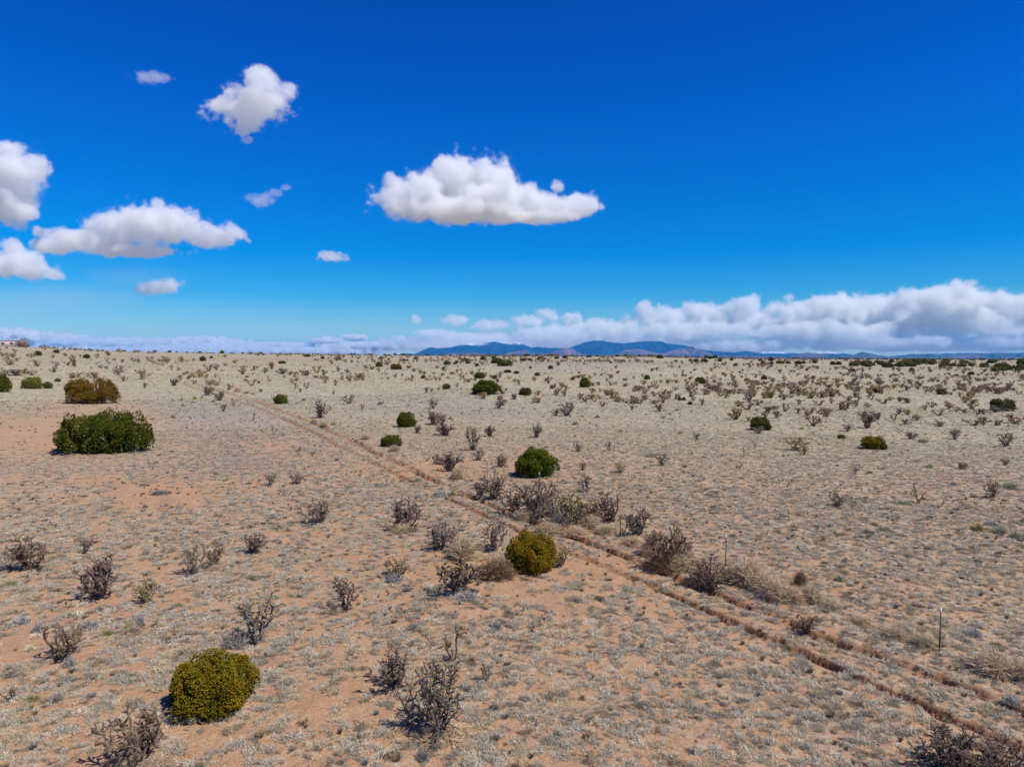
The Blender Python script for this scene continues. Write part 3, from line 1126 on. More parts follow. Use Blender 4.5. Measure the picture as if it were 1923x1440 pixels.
cloud('cloud_bank', [(780, 600, 12, 9), (855, 602, 28, 12), (920, 612, 34, 14), (990, 606, 34, 16), (1030, 592, 24, 13), (1072, 600, 24, 14), (900, 640, 110, 16), (1040, 634, 100, 24), (900, 650, 160, 14), (760, 640, 50, 10), (1130, 620, 70, 22), (820, 626, 50, 8)],
      36000, 23, 330, dens=0.016, nscale=0.9, namp=1.3, gain=6.0, kind='stuff', label='chain of small heaped clouds behind the snowy mountain', squash=0.4)
cloud('cloud_bank', [(0, 638, 110, 20), (80, 640, 100, 14), (220, 646, 140, 11), (360, 645, 110, 12), (400, 652, 130, 9), (520, 650, 60, 8), (610, 640, 36, 7), (665, 634, 24, 7), (690, 650, 90, 8), (300, 660, 400, 9), (-80, 640, 90, 22)],
      36000, 24, 340, dens=0.14, wispy=0.01, nscale=0.8, namp=1.0, gain=6, kind='stuff', label='low bright white cloud bank along the horizon behind the house', squash=0.3)
cloud('cloud_veil', [(120, 560, 210, 36), (250, 520, 120, 30), (0, 580, 160, 30)], 20000, 25, 120, dens=0.0006, nscale=0.4, namp=0.5, gain=1.0, kind='stuff', label='thin veil of cloud under the clouds above the house', squash=0.3)


# ---------------------------------------------------------------- plants read off the photograph: kind, x, base row, width, height (pixels)
J, C, T, B, G = 'juniper', 'cholla', 'tumbleweed', 'brush', 'sage'
GREEN, OLIVE, RUST, YELG, DARK = (0.098, 0.112, 0.012), (0.200, 0.155, 0.012), (0.195, 0.115, 0.014), (0.18, 0.185, 0.03), (0.095, 0.095, 0.022)
HERO = [
    (J, 405, 1357, 166, 134, OLIVE, 'near', 'olive green juniper bush with rusty patches, lowest and closest of all the junipers', 0.3),
    (J, 998, 1080, 95, 82, (0.21, 0.145, 0.010), 'near', 'rounded mustard olive juniper standing beside the eroded wheel tracks', 1.4),
    (J, 1003, 899, 80, 60, (0.105, 0.135, 0.012), 'round', 'round bright green juniper just beyond the fence, cholla thicket in front', 2.2),
    (J, 200, 857, 176, 88, GREEN, 'wide', 'widest dark green juniper, many-topped, on bare pink soil', 0.0),
    (J, 174, 760, 102, 51, RUST, 'wide2', 'broad rust orange juniper right behind the widest green one', 0.0),
    (J, 763, 803, 36, 30, GREEN, 'round', 'bright green juniper bush beyond the fence, upper of a close pair', 0.5),
    (J, 735, 841, 40, 25, GREEN, 'pair', 'low green juniper bush on the fence line, lower of a close pair', 0.5),
    (J, 910, 742, 52, 28, GREEN, 'round', 'dense dark green juniper crowning the low grey mound', 2.5),
    (J, 986, 743, 24, 15, DARK, 'round', 'small round dark juniper at the foot of the grey mound', 3.0),
    (J, 1098, 728, 22, 20, GREEN, 'small', 'upright green juniper alone among chollas on the middle plain', 1.0),
    (J, 901, 711, 22, 12, GREEN, 'round', 'flat dark juniper standing behind the juniper on the mound', 1.0),
    (J, 5, 737, 34, 36, GREEN, 'small', 'green juniper cut by the picture side near the yellow green bush', 1.0),
    (J, 60, 731, 40, 23, YELG, 'pair', 'low yellow green juniper bush beside the rust orange juniper', 1.0),
    (J, 90, 730, 22, 13, (0.11, 0.145, 0.03), 'small', 'little green bush between the yellow green one and the rust juniper', 2.0),
    (J, 109, 717, 14, 7, YELG, 'small', 'tiny bright green bush behind the rust orange juniper', 2.0),
    (J, 527, 759, 28, 19, GREEN, 'small', 'small round green juniper beside the upper fence posts', 0.0),
    (J, 1428, 809, 40, 27, GREEN, 'round', 'green juniper with a grey cholla growing against its front', 0.0),
    (J, 1641, 845, 50, 27, OLIVE, 'round', 'olive juniper bush alone on the open plain beyond the fence', 0.0),
    (J, 1580, 824, 17, 9, GREEN, 'small', 'tiny green bush near the lone olive juniper', 0.0),
    (J, 1883, 773, 50, 25, DARK, 'wide2', 'wide dark juniper nearest the side of the picture among chollas', 0.0),
    (J, 1315, 721, 20, 13, GREEN, 'round', 'green domed juniper on the pale plain, twins-sized with none beside it', 0.0),
    (J, 1435, 713, 12, 8, DARK, 'small', 'very small dark round juniper at the edge of the shrubby wash', 0.0),
    (J, 1403, 716, 11, 6, DARK, 'small', 'tiny dark juniper one step from the small round one by the wash', 0.0),
    (J, 744, 694, 22, 11, RUST, 'round', 'rust brown juniper mound far off on the middle plain', 0.0),
    (J, 712, 689, 14, 10, GREEN, 'small', 'small green juniper beside the far rust brown mound', 0.0),
    (J, 948, 688, 30, 12, GREEN, 'wide2', 'clump of dark green juniper on the crest of the pale hill', 0.0),
    (J, 1034, 693, 10, 7, DARK, 'small', 'lone round dark juniper on the flank of the pale hill', 0.0),
]
FARJ = [(71, 668, 14, 8), (106, 663, 11, 6), (163, 673, 13, 7), (381, 678, 12, 8), (397, 673, 6, 4), (530, 683, 14, 5), (577, 670, 12, 4), (606, 674, 8, 4), (635, 676, 10, 6), (935, 682, 26, 8), (873, 679, 16, 6), (858, 681, 7, 4),
        (839, 685, 12, 7), (855, 684, 7, 4), (878, 683, 8, 4), (896, 688, 8, 5), (781, 675, 9, 5), (758, 678, 9, 4), (765, 678, 5, 3), (716, 674, 8, 4), (838, 731, 15, 10), (929, 712, 8, 7), (953, 700, 14, 5), (907, 676, 10, 6), (928, 676, 9, 7),
        (795, 711, 8, 6), (996, 692, 5, 4), (970, 702, 10, 5), (1009, 706, 10, 6), (982, 678, 12, 5), (995, 677, 10, 4), (1016, 676, 13, 6), (1061, 673, 10, 5), (1045, 674, 9, 4), (1106, 671, 10, 4), (1240, 673, 12, 6), (1215, 713, 11, 8), (1276, 752, 6, 7),
        (1382, 687, 8, 5), (1352, 679, 9, 6), (1374, 677, 7, 5), (1427, 678, 8, 4), (1432, 684, 8, 6), (1448, 678, 10, 7), (1449, 684, 8, 5), (1307, 680, 10, 6), (1322, 680, 14, 6), (1297, 678, 8, 4), (1334, 674, 8, 5), (1343, 673, 9, 6),
        (1465, 683, 16, 5), (1480, 683, 10, 4), (1499, 684, 14, 6), (1509, 683, 8, 5), (1530, 682, 9, 6), (1564, 685, 11, 6), (1575, 685, 11, 6), (1515, 696, 6, 4), (1596, 698, 7, 5), (1284, 752, 8, 6), (1296, 760, 9, 6), (1712, 697, 10, 6),
        (1769, 690, 14, 6), (1824, 704, 13, 6), (1603, 698, 8, 5), (1895, 695, 14, 7), (1912, 697, 14, 6), (1647, 738, 14, 9), (1768, 741, 18, 10), (1389, 700, 5, 3), (1304, 696, 5, 3), (1147, 682, 5, 3), (1097, 684, 4, 2), (1270, 679, 7, 3)]

BR, GY, OL, PU = (0.195, 0.135, 0.09), (0.22, 0.18, 0.145), (0.25, 0.205, 0.105), (0.175, 0.125, 0.10)
FBR, FPU, FGY, FOL = (0.29, 0.195, 0.12), (0.25, 0.18, 0.135), (0.31, 0.24, 0.17), (0.31, 0.225, 0.11)
# near chollas: form, colour and fruit told by hand
NEARC = [
    (53, 1070, 65, 72, 'dense', BR, 0, 'dense brown cholla beside the bleached dead branches'),
    (158, 1039, 27, 31, 'open', PU, 0, 'small dark cholla'), (190, 1121, 75, 82, 'dense', PU, 0, 'large purplish brown cholla'), (363, 1078, 42, 58, 'open', GY, 0, 'tall grey cholla with bare lower stems'),
    (403, 1067, 32, 46, 'open', BR, 0, 'slim brown cholla with dry grass at its foot'), (477, 1038, 48, 44, 'dense', PU, 0, 'compact purplish cholla'), (598, 982, 54, 52, 'dense', GY, 0, 'leaning grey brown cholla'),
    (275, 1130, 40, 46, 'open', OL, 0, 'low olive tinted cholla'), (478, 1211, 82, 98, 'open', GY, 1, 'tall open cholla with a few yellow fruits'), (123, 1235, 68, 72, 'open', BR, 0, 'ragged brown cholla with pale grass below'),
    (22, 1314, 42, 38, 'sparse', PU, 0, 'short few-armed dark cholla'), (265, 1434, 105, 124, 'dense', BR, 0, 'large dry brown cholla, lowest beside the olive juniper'), (208, 1411, 24, 38, 'sparse', PU, 0, 'bare twisted cholla stem'),
    (757, 996, 58, 66, 'dense', PU, 0, 'dense dark cholla rising from tan brush'), (826, 1033, 60, 58, 'dense', GY, 0, 'dense grey domed cholla'), (930, 1034, 46, 62, 'open', GY, 1, 'grey cholla beside the mustard juniper'),
    (1053, 1064, 34, 40, 'open', OL, 1, 'small pale cholla pressed against the mustard juniper'), (747, 1082, 50, 40, 'open', BR, 0, 'low wide brown cholla over a grey bush'), (860, 1113, 86, 74, 'open', PU, 1, 'wide cholla hung with many yellow fruits'),
    (648, 1148, 46, 68, 'open', PU, 0, 'tall dark cholla standing in straw'), (852, 1240, 46, 74, 'sparse', BR, 0, 'thin upright cholla with a black shadow'), (740, 1293, 78, 80, 'dense', PU, 0, 'dark spreading cholla next to the biggest fruited one'),
    (822, 1371, 118, 134, 'big', GY, 1, 'biggest spiny cholla of all, thick with yellow fruits'), (913, 1278, 28, 40, 'sparse', PU, 0, 'two bare dark stems'), (1328, 1103, 76, 62, 'big', PU, 0, 'dense black brown cholla on the fence line'),
    (1366, 1096, 30, 36, 'open', OL, 1, 'small yellowish cholla at the foot of the fence post'), (1514, 1190, 46, 42, 'open', BR, 0, 'low cholla growing in the upper wheel track'), (1790, 1448, 120, 92, 'big', PU, 0, 'huge bare dark cholla, cut by the bottom of the picture'),
    (1872, 1462, 120, 92, 'big', PU, 0, 'huge dark cholla, outer of the two cut by the bottom'), (930, 938, 52, 56, 'dense', PU, 0, 'dark round cholla'), (1010, 972, 92, 76, 'big', PU, 0, 'widest purplish cholla of the thicket'),
    (1075, 995, 60, 76, 'open', OL, 1, 'yellow fruited cholla of the thicket'), (1142, 981, 60, 60, 'dense', PU, 0, 'dark cholla at the end of the thicket'), (1197, 1008, 46, 56, 'open', PU, 0, 'slender branched cholla past the thicket'),
    (1165, 1006, 26, 44, 'sparse', PU, 0, 'thin cholla stems past the thicket'), (1252, 1070, 68, 86, 'open', BR, 0, 'tall brown cholla wrapped in dry brush'), (1103, 925, 28, 36, 'open', PU, 0, 'small dark cholla behind the thicket'),
    (888, 846, 28, 48, 'open', BR, 0, 'tall open cholla'), (919, 820, 18, 23, 'dense', PU, 0, 'small dark cholla'), (813, 797, 28, 28, 'dense', BR, 0, 'brown cholla of a close trio'), (830, 799, 20, 26, 'dense', PU, 0, 'darker cholla of a close trio'),
    (834, 818, 30, 24, 'dense', PU, 0, 'darkest cholla under the trio'), (813, 767, 22, 24, 'dense', OL, 0, 'yellow tipped cholla'), (784, 813, 16, 18, 'dense', PU, 0, 'small cholla'), (1008, 822, 22, 30, 'dense', PU, 0, 'lone dark cholla'),
    (1064, 781, 30, 28, 'open', PU, 0, 'vase-shaped cholla on a pale single trunk'), (1044, 781, 14, 16, 'dense', PU, 0, 'small dark cholla'), (937, 767, 18, 16, 'dense', BR, 0, 'low brown cholla'), (965, 750, 12, 12, 'dense', PU, 0, 'small cholla'),
    (900, 864, 22, 22, 'open', PU, 0, 'small cholla'), (940, 877, 22, 26, 'dense', PU, 0, 'small dense cholla'), (843, 885, 38, 38, 'dense', PU, 0, 'broad grey cholla'), (820, 872, 18, 22, 'open', PU, 0, 'thin cholla'),
    (1086, 848, 18, 18, 'open', BR, 0, 'small cholla'), (1145, 847, 14, 20, 'open', PU, 0, 'slim cholla'), (1095, 883, 14, 17, 'open', PU, 0, 'small cholla'), (1165, 888, 22, 20, 'open', OL, 0, 'small olive cholla'), (1243, 873, 28, 26, 'open', PU, 0, 'curled open cholla'),
    (858, 837, 7, 13, 'sparse', PU, 0, 'single stemmed cholla'), (1494, 845, 42, 30, 'open', OL, 1, 'wide low cholla with a long shadow'), (1510, 854, 12, 22, 'dense', BR, 0, 'slim cholla against a wide one'),
    (1592, 810, 20, 17, 'dense', PU, 0, 'round dark cholla'), (1629, 804, 30, 36, 'dense', BR, 0, 'tall brown cholla'), (1806, 881, 18, 16, 'dense', PU, 0, 'small dark leaning cholla'), (1604, 890, 22, 20, 'sparse', PU, 0, 'bare open cholla'),
    (1574, 950, 32, 28, 'open', PU, 0, 'spreading dark cholla'), (1724, 945, 26, 38, 'sparse', OL, 0, 'pale straw coloured bare cholla'), (1864, 935, 22, 36, 'dense', PU, 0, 'narrow upright dark cholla'), (1887, 873, 16, 13, 'open', PU, 0, 'small cholla'),
    (1888, 838, 26, 28, 'open', BR, 0, 'open brown cholla'), (1308, 826, 12, 14, 'open', PU, 0, 'small cholla'), (1419, 841, 13, 15, 'sparse', PU, 0, 'small sparse cholla'), (1398, 858, 12, 20, 'sparse', PU, 0, 'thin cholla'), (1388, 881, 15, 12, 'sparse', BR, 0, 'low thin cholla'),
    (1425, 814, 20, 15, 'dense', GY, 0, 'grey cholla in front of the green juniper'), (1870, 774, 26, 14, 'dense', GY, 0, 'grey cholla in front of the wide dark juniper'),
    (1794, 825, 20, 22, 'open', PU, 0, 'open cholla'), (1711, 824, 20, 15, 'dense', PU, 0, 'low dark cholla'), (1482, 975, 7, 22, 'sparse', PU, 0, 'single thin stem'),
    (602, 785, 28, 36, 'dense', PU, 0, 'tall dark cholla over tan tumbleweed'), (505, 913, 24, 26, 'open', BR, 0, 'small bare brown cholla'), (557, 908, 26, 22, 'open', PU, 0, 'small dark forked cholla'), (561, 856, 10, 22, 'sparse', PU, 0, 'thin upright cholla'),
    (586, 857, 15, 15, 'sparse', PU, 0, 'small forked cholla'), (513, 818, 12, 20, 'sparse', BR, 0, 'dry thin cholla'), (420, 773, 15, 17, 'open', OL, 0, 'small olive cholla'), (390, 742, 20, 20, 'dense', PU, 0, 'round purplish cholla'),
    (413, 752, 20, 19, 'dense', PU, 0, 'dark cholla'), (440, 763, 9, 10, 'open', BR, 0, 'small cholla'), (327, 724, 20, 16, 'dense', BR, 0, 'brown cholla'), (475, 790, 11, 18, 'sparse', BR, 0, 'pale thin cholla'),
]
NEARC += [(966, 966, 40, 50, 'dense', PU, 0, 'dark spreading cholla in the thicket'), (1040, 986, 50, 58, 'dense', GY, 0, 'grey cholla in the middle of the thicket'), (1102, 986, 48, 50, 'dense', PU, 0, 'low dark thicket cholla'), (1226, 1042, 44, 52, 'dense', BR, 0, 'brown fence cholla'),
          (1278, 1062, 50, 52, 'open', BR, 0, 'open brown fence cholla'), (902, 932, 28, 30, 'open', PU, 0, 'small open cholla')]
MIDC = [(18, 685, 24, 18), (71, 688, 15, 15), (105, 690, 11, 14), (140, 688, 13, 20), (128, 686, 10, 8), (30, 706, 30, 15), (60, 705, 18, 13), (46, 702, 18, 12), (225, 700, 20, 16), (232, 716, 12, 12), (268, 712, 22, 22), (272, 728, 8, 12), (138, 710, 30, 14),
        (178, 710, 20, 14), (431, 732, 16, 14), (474, 724, 18, 15), (376, 707, 22, 15), (388, 710, 14, 10), (393, 697, 14, 15), (407, 695, 12, 13), (456, 703, 16, 18), (478, 695, 10, 10), (498, 700, 12, 12), (530, 702, 24, 12), (575, 705, 22, 13),
        (611, 719, 10, 16), (577, 730, 11, 15), (205, 668, 12, 9), (124, 669, 9, 7), (184, 671, 7, 7), (151, 671, 6, 6), (190, 692, 10, 8), (198, 692, 8, 5), (261, 681, 8, 7), (312, 676, 9, 8), (342, 681, 10, 14), (306, 673, 6, 5), (222, 705, 11, 12), (230, 699, 10, 8),
        (310, 682, 6, 6), (422, 688, 9, 9), (442, 682, 12, 8), (512, 693, 14, 16), (457, 692, 10, 6), (555, 729, 9, 14), (559, 715, 7, 9), (565, 736, 7, 8), (627, 741, 7, 10), (630, 724, 11, 14), (597, 700, 17, 16), (608, 705, 14, 14), (604, 712, 10, 8), (635, 697, 12, 9), (545, 704, 14, 9), (553, 704, 8, 8), (490, 736, 8, 7),
        (657, 716, 16, 15), (674, 711, 16, 14), (652, 701, 10, 9), (743, 709, 10, 9), (774, 713, 9, 12), (657, 758, 26, 21), (680, 769, 9, 13), (713, 760, 14, 8), (801, 738, 9, 14), (810, 736, 7, 9), (824, 732, 9, 7), (699, 694, 16, 8), (688, 692, 8, 7), (711, 697, 8, 7), (776, 698, 12, 8), (768, 692, 14, 8), (790, 700, 10, 7), (795, 702, 8, 6),
        (832, 694, 12, 8), (820, 692, 8, 6), (858, 700, 8, 7), (848, 703, 10, 6), (865, 707, 14, 7), (885, 700, 8, 5), (900, 698, 7, 6), (912, 706, 10, 8), (922, 710, 9, 7), (939, 709, 12, 12), (957, 712, 9, 6), (880, 718, 12, 8), (859, 727, 7, 10),
        (975, 723, 9, 14), (1004, 715, 11, 10), (1030, 720, 16, 16), (1044, 742, 16, 16), (1036, 730, 14, 10), (1056, 729, 12, 14), (1060, 744, 12, 14), (1042, 727, 10, 9), (1011, 742, 12, 11), (1112, 738, 14, 12), (1118, 746, 10, 8), (1126, 749, 10, 8), (1137, 739, 9, 10), (1150, 748, 18, 18), (1162, 755, 14, 12), (1176, 757, 14, 6), (1190, 736, 10, 7),
        (1194, 735, 14, 15), (1202, 758, 20, 11), (1213, 749, 10, 10), (1228, 758, 16, 9), (1238, 773, 18, 17), (1187, 770, 8, 11), (1173, 726, 12, 8), (1147, 724, 12, 9), (1140, 717, 9, 7), (1148, 710, 12, 10), (1130, 706, 8, 6), (1117, 706, 8, 7), (1160, 702, 9, 6), (1233, 730, 14, 9), (1228, 744, 16, 11), (1245, 748, 18, 11), (1075, 714, 14, 10), (1085, 710, 14, 8), (1095, 708, 12, 6), (1175, 715, 12, 6), (1190, 711, 6, 5), (1241, 719, 10, 7),
        (1208, 722, 14, 10), (1255, 719, 16, 8), (1270, 720, 12, 9), (1210, 734, 10, 7), (1218, 729, 9, 6), (1262, 690, 10, 5), (1275, 691, 6, 5), (1157, 692, 6, 6), (1124, 692, 4, 3), (1249, 736, 8, 6), (1268, 733, 12, 8), (1290, 721, 10, 6), (1293, 735, 15, 13), (1334, 731, 12, 10), (1345, 735, 15, 15), (1352, 744, 16, 11), (1362, 738, 11, 11), (1378, 740, 16, 13), (1410, 732, 16, 11),
        (1408, 756, 20, 26), (1416, 745, 14, 14), (1387, 763, 20, 13), (1319, 761, 12, 15), (1382, 788, 28, 26), (1375, 785, 14, 10), (1438, 784, 15, 15), (1458, 785, 16, 17), (1474, 773, 14, 19), (1455, 769, 18, 10), (1499, 776, 11, 13), (1522, 778, 20, 16), (1549, 776, 24, 13), (1583, 770, 28, 22), (1442, 736, 18, 12), (1440, 747, 8, 10), (1463, 735, 14, 11), (1502, 740, 24, 15), (1523, 748, 26, 17), (1563, 745, 26, 20),
        (1540, 761, 18, 12), (1561, 758, 10, 13), (1594, 753, 18, 13), (1479, 725, 10, 6), (1477, 747, 12, 8), (1466, 747, 8, 7), (1485, 747, 10, 6), (1421, 772, 8, 6), (1302, 752, 10, 9), (1637, 751, 12, 12), (1660, 758, 20, 12), (1672, 752, 14, 9), (1705, 757, 16, 13), (1689, 754, 12, 11), (1609, 762, 12, 13), (1630, 765, 14, 11), (1737, 770, 14, 13), (1750, 765, 18, 13), (1764, 781, 19, 15),
        (1796, 773, 14, 13), (1824, 768, 18, 13), (1783, 768, 16, 17), (1820, 749, 20, 18), (1802, 745, 10, 11), (1648, 788, 17, 16), (1680, 790, 12, 16), (1700, 797, 18, 13), (1704, 779, 17, 12), (1722, 789, 17, 13), (1688, 778, 12, 13), (1623, 786, 22, 18), (1765, 800, 22, 11), (1830, 799, 28, 14), (1872, 799, 16, 14), (1904, 795, 32, 20), (1775, 741, 16, 9), (1830, 732, 8, 9), (1870, 735, 9, 7), (1902, 722, 8, 9)]
NEART = [(838, 1378, 90, 34), (285, 1440, 70, 36), (985, 975, 50, 30), (1030, 1000, 60, 30), (1080, 1006, 50, 28), (1140, 1001, 44, 26), (1215, 1041, 46, 34), (1270, 1069, 60, 44), (1330, 1086, 50, 30), (1440, 1112, 60, 46), (1490, 1130, 50, 40), (755, 998, 52, 24), (870, 1049, 62, 58), (933, 1084, 78, 52), (1240, 1072, 60, 52), (1292, 1062, 52, 44), (1404, 1096, 78, 64), (1457, 1125, 64, 56), (1504, 1100, 30, 38), (1522, 1128, 54, 44), (1865, 1262, 90, 58), (1922, 1274, 62, 48), (1735, 1212, 54, 32),
         (1680, 1196, 44, 30), (1055, 992, 62, 42), (1110, 992, 42, 36), (1190, 1022, 46, 24), (859, 899, 30, 28), (741, 848, 24, 17), (687, 825, 20, 14), (590, 796, 16, 14), (608, 800, 18, 14), (626, 798, 14, 10), (447, 736, 15, 12), (463, 739, 14, 7), (475, 740, 9, 5), (400, 722, 22, 14), (408, 724, 12, 12),
         (362, 708, 16, 14), (352, 702, 10, 9), (336, 696, 8, 10), (322, 690, 8, 7), (306, 686, 8, 7), (290, 682, 9, 7), (280, 678, 8, 6), (298, 684, 10, 5), (1430, 1105, 60, 40), (1560, 1140, 50, 24), (403, 1070, 26, 16), (240, 1436, 60, 40), (630, 1150, 36, 22), (1620, 1168, 46, 22), (1016, 890, 26, 10)]
NEARB = [(18, 1066, 60, 50), (320, 955, 44, 40), (700, 939, 42, 30), (268, 1020, 32, 16), (1010, 1290, 0, 0), (700, 800, 24, 18), (335, 1196, 60, 34), (970, 1180, 24, 16), (1600, 1396, 40, 24), (703, 768, 22, 12)]
LAV, BLU, SAG, STR, OLV, DGR, YGR, WHT = (0.50, 0.46, 0.42), (0.46, 0.46, 0.40), (0.44, 0.43, 0.27), (0.62, 0.50, 0.30), (0.42, 0.36, 0.16), (0.34, 0.30, 0.26), (0.46, 0.46, 0.12), (0.80, 0.72, 0.52)
NEARG = [(443, 1213, 52, 36, DGR, 'dark grey'), (130, 1248, 32, 24, LAV, 'lavender grey'), (740, 1090, 46, 22, LAV, 'lavender grey'), (878, 1124, 44, 24, LAV, 'lavender grey'), (40, 1168, 46, 18, LAV, 'grey'), (67, 1196, 26, 14, WHT, 'pale straw'),
         (56, 1220, 26, 16, WHT, 'pale straw'), (63, 1126, 30, 16, STR, 'tan'), (20, 1099, 30, 15, OLV, 'olive tan'), (200, 1191, 26, 16, OLV, 'olive'), (244, 1178, 30, 16, OLV, 'olive'), (62, 1316, 32, 20, OLV, 'yellow olive'), (170, 1180, 38, 26, LAV, 'grey'),
         (72, 1185, 32, 24, LAV, 'lavender grey'), (107, 1313, 42, 18, DGR, 'dark grey'), (143, 1156, 40, 16, WHT, 'pale straw'), (263, 1173, 22, 26, LAV, 'thin grey'), (933, 1181, 30, 24, LAV, 'grey'), (1093, 1313, 20, 12, OLV, 'olive'), (793, 1426, 32, 26, DGR, 'dark grey'),
         (1000, 1352, 26, 16, LAV, 'grey'), (985, 1312, 26, 14, LAV, 'grey'), (1827, 1192, 40, 22, LAV, 'grey'), (1898, 1318, 40, 22, LAV, 'grey'), (1628, 1001, 22, 14, SAG, 'sage green'), (1661, 996, 26, 12, SAG, 'sage green'), (1642, 986, 16, 9, SAG, 'sage green'),
         (1836, 995, 32, 18, OLV, 'olive green'), (1876, 1000, 34, 18, SAG, 'sage green'), (1906, 1011, 28, 20, SAG, 'sage green'), (1861, 985, 22, 12, LAV, 'grey'), (1575, 1090, 24, 17, SAG, 'pale sage green'), (1558, 988, 18, 9, BLU, 'blue grey'), (1769, 1061, 18, 9, SAG, 'sage green'),
         (1896, 917, 34, 15, SAG, 'sage green'), (1790, 911, 20, 10, BLU, 'blue grey'), (1828, 934, 17, 10, SAG, 'pale sage green'), (1700, 947, 30, 12, SAG, 'sage green'), (1222, 858, 24, 13, SAG, 'sage green'), (828, 932, 36, 18, BLU, 'pale blue grey'), (785, 903, 18, 10, SAG, 'sage green'),
         (850, 930, 20, 14, SAG, 'sage green'), (787, 935, 22, 12, LAV, 'lavender grey'), (300, 927, 38, 11, DGR, 'flat grey'), (268, 912, 18, 8, DGR, 'grey'), (1633, 889, 16, 9, SAG, 'sage green'), (1656, 881, 12, 6, SAG, 'sage green'), (1745, 878, 15, 8, SAG, 'sage green'), (1733, 830, 22, 9, SAG, 'sage green'),
         (1080, 797, 20, 8, SAG, 'sage green'), (1122, 784, 15, 6, DGR, 'grey'), (1120, 800, 10, 5, SAG, 'sage green'), (1165, 811, 12, 7, SAG, 'sage green'), (1246, 785, 11, 6, SAG, 'sage green'), (1262, 788, 8, 4, SAG, 'sage green'), (1272, 771, 9, 6, SAG, 'sage green'), (1277, 814, 12, 6, SAG, 'sage green'),
         (1258, 778, 9, 5, SAG, 'sage green'), (632, 865, 13, 8, DGR, 'dark grey'), (344, 763, 9, 8, YGR, 'yellow green'), (366, 750, 9, 8, YGR, 'yellow green'), (341, 752, 6, 7, YGR, 'yellow green'), (400, 755, 11, 6, YGR, 'yellow green'), (436, 752, 6, 5, YGR, 'yellow green'), (380, 747, 7, 6, YGR, 'yellow green'),
         (325, 785, 14, 8, OLV, 'olive'), (1472, 857, 6, 7, YGR, 'yellow green'), (1373, 866, 5, 7, YGR, 'yellow green'), (1286, 878, 10, 9, OLV, 'olive'), (1505, 806, 9, 6, YGR, 'yellow green'), (1093, 783, 8, 5, YGR, 'yellow green'), (1071, 783, 5, 5, YGR, 'yellow green'), (792, 782, 6, 5, YGR, 'yellow green'),
         (845, 787, 9, 7, YGR, 'yellow green'), (850, 789, 6, 5, YGR, 'yellow green'), (903, 768, 5, 4, YGR, 'yellow green'), (867, 777, 8, 4, SAG, 'sage green'), (767, 762, 7, 5, SAG, 'sage green'), (570, 752, 9, 6, DGR, 'dark grey'), (1310, 905, 12, 8, DGR, 'dark grey'), (1330, 930, 12, 8, OLV, 'olive'), (1345, 925, 10, 6, OLV, 'olive'), (1500, 920, 14, 7, OLV, 'tan'),
         (1545, 1000, 14, 8, OLV, 'tan'), (1440, 985, 16, 8, OLV, 'tan'), (1460, 1000, 18, 10, OLV, 'tan'), (1490, 990, 14, 7, OLV, 'tan'), (1628, 1012, 12, 6, OLV, 'tan'), (1675, 1020, 14, 8, OLV, 'tan'), (1705, 1043, 18, 9, OLV, 'tan'), (1825, 1030, 16, 9, OLV, 'olive'), (1912, 1035, 14, 8, SAG, 'sage green'), (1710, 1385 - 240, 16, 8, SAG, 'sage green'),
         (185, 1145, 24, 12, DGR, 'grey'), (132, 1158, 26, 13, DGR, 'grey'), (420, 1000, 16, 8, DGR, 'grey'), (512, 973, 20, 9, DGR, 'grey'), (1176, 1110, 20, 12, SAG, 'sage green'), (1093, 1080, 14, 7, OLV, 'olive'), (1150, 1120, 20, 9, SAG, 'sage green'), (1250, 1110, 20, 10, SAG, 'sage green'),
         (830, 905 + 6, 10, 5, STR, 'tan'), (1665, 1425 - 200, 18, 10, LAV, 'grey'), (1395, 1005, 14, 7, LAV, 'grey')]

LAND = [(200, 815, 'the widest green juniper'), (174, 735, 'the rust orange juniper'), (405, 1290, 'the lowest olive juniper'), (998, 1040, 'the mustard juniper'), (1003, 870, 'the round fence juniper'),
        (910, 728, 'the juniper on the mound'), (749, 815, 'the fence line juniper pair'), (1641, 832, 'the lone olive juniper'), (1428, 795, 'the half-hidden juniper'), (1883, 760, 'the wide dark juniper'),
        (527, 750, 'the juniper by the upper fence'), (1764, 1200, 'the closest fence post'), (1363, 1050, 'the second fence post'), (1098, 722, 'the upright middle juniper'), (60, 722, 'the yellow green bush'),
        (822, 1320, 'the biggest cholla'), (1830, 1420, 'the two bottom chollas'), (1575, 1084, 'the pale sage mound'), (322, 945, 'the dead brush'), (130, 1215, 'the ragged brown cholla'), (1896, 912, 'the outermost sage mound')]
ORD = ['closest', 'second closest', 'third closest', 'fourth closest', 'fifth closest', 'sixth closest']
used_rel = {}


def place_label(desc, noun, x, y):
    """A label that singles the plant out by its landmark, side and order from it."""
    for lx, ly, name in sorted(LAND, key=lambda q: math.hypot(q[0] - x, (q[1] - y) * 2.2)):
        dx, dy = x - lx, (y - ly) * 1.6
        if abs(dx) + abs(dy) < 4:
            continue
        rel = ('left of' if dx < 0 else 'right of') if abs(dx) > abs(dy) else ('behind' if dy < 0 else 'in front of')
        k = used_rel.get((noun, name, rel), 0)
        if k < len(ORD):
            used_rel[(noun, name, rel)] = k + 1
            s_ = '%s, %s %s %s' % (desc, ORD[k], rel, name)
            return s_ if len(s_.split()) <= 16 else s_.replace('closest', 'one', 1).replace('tangle of dry ', '')
    return None


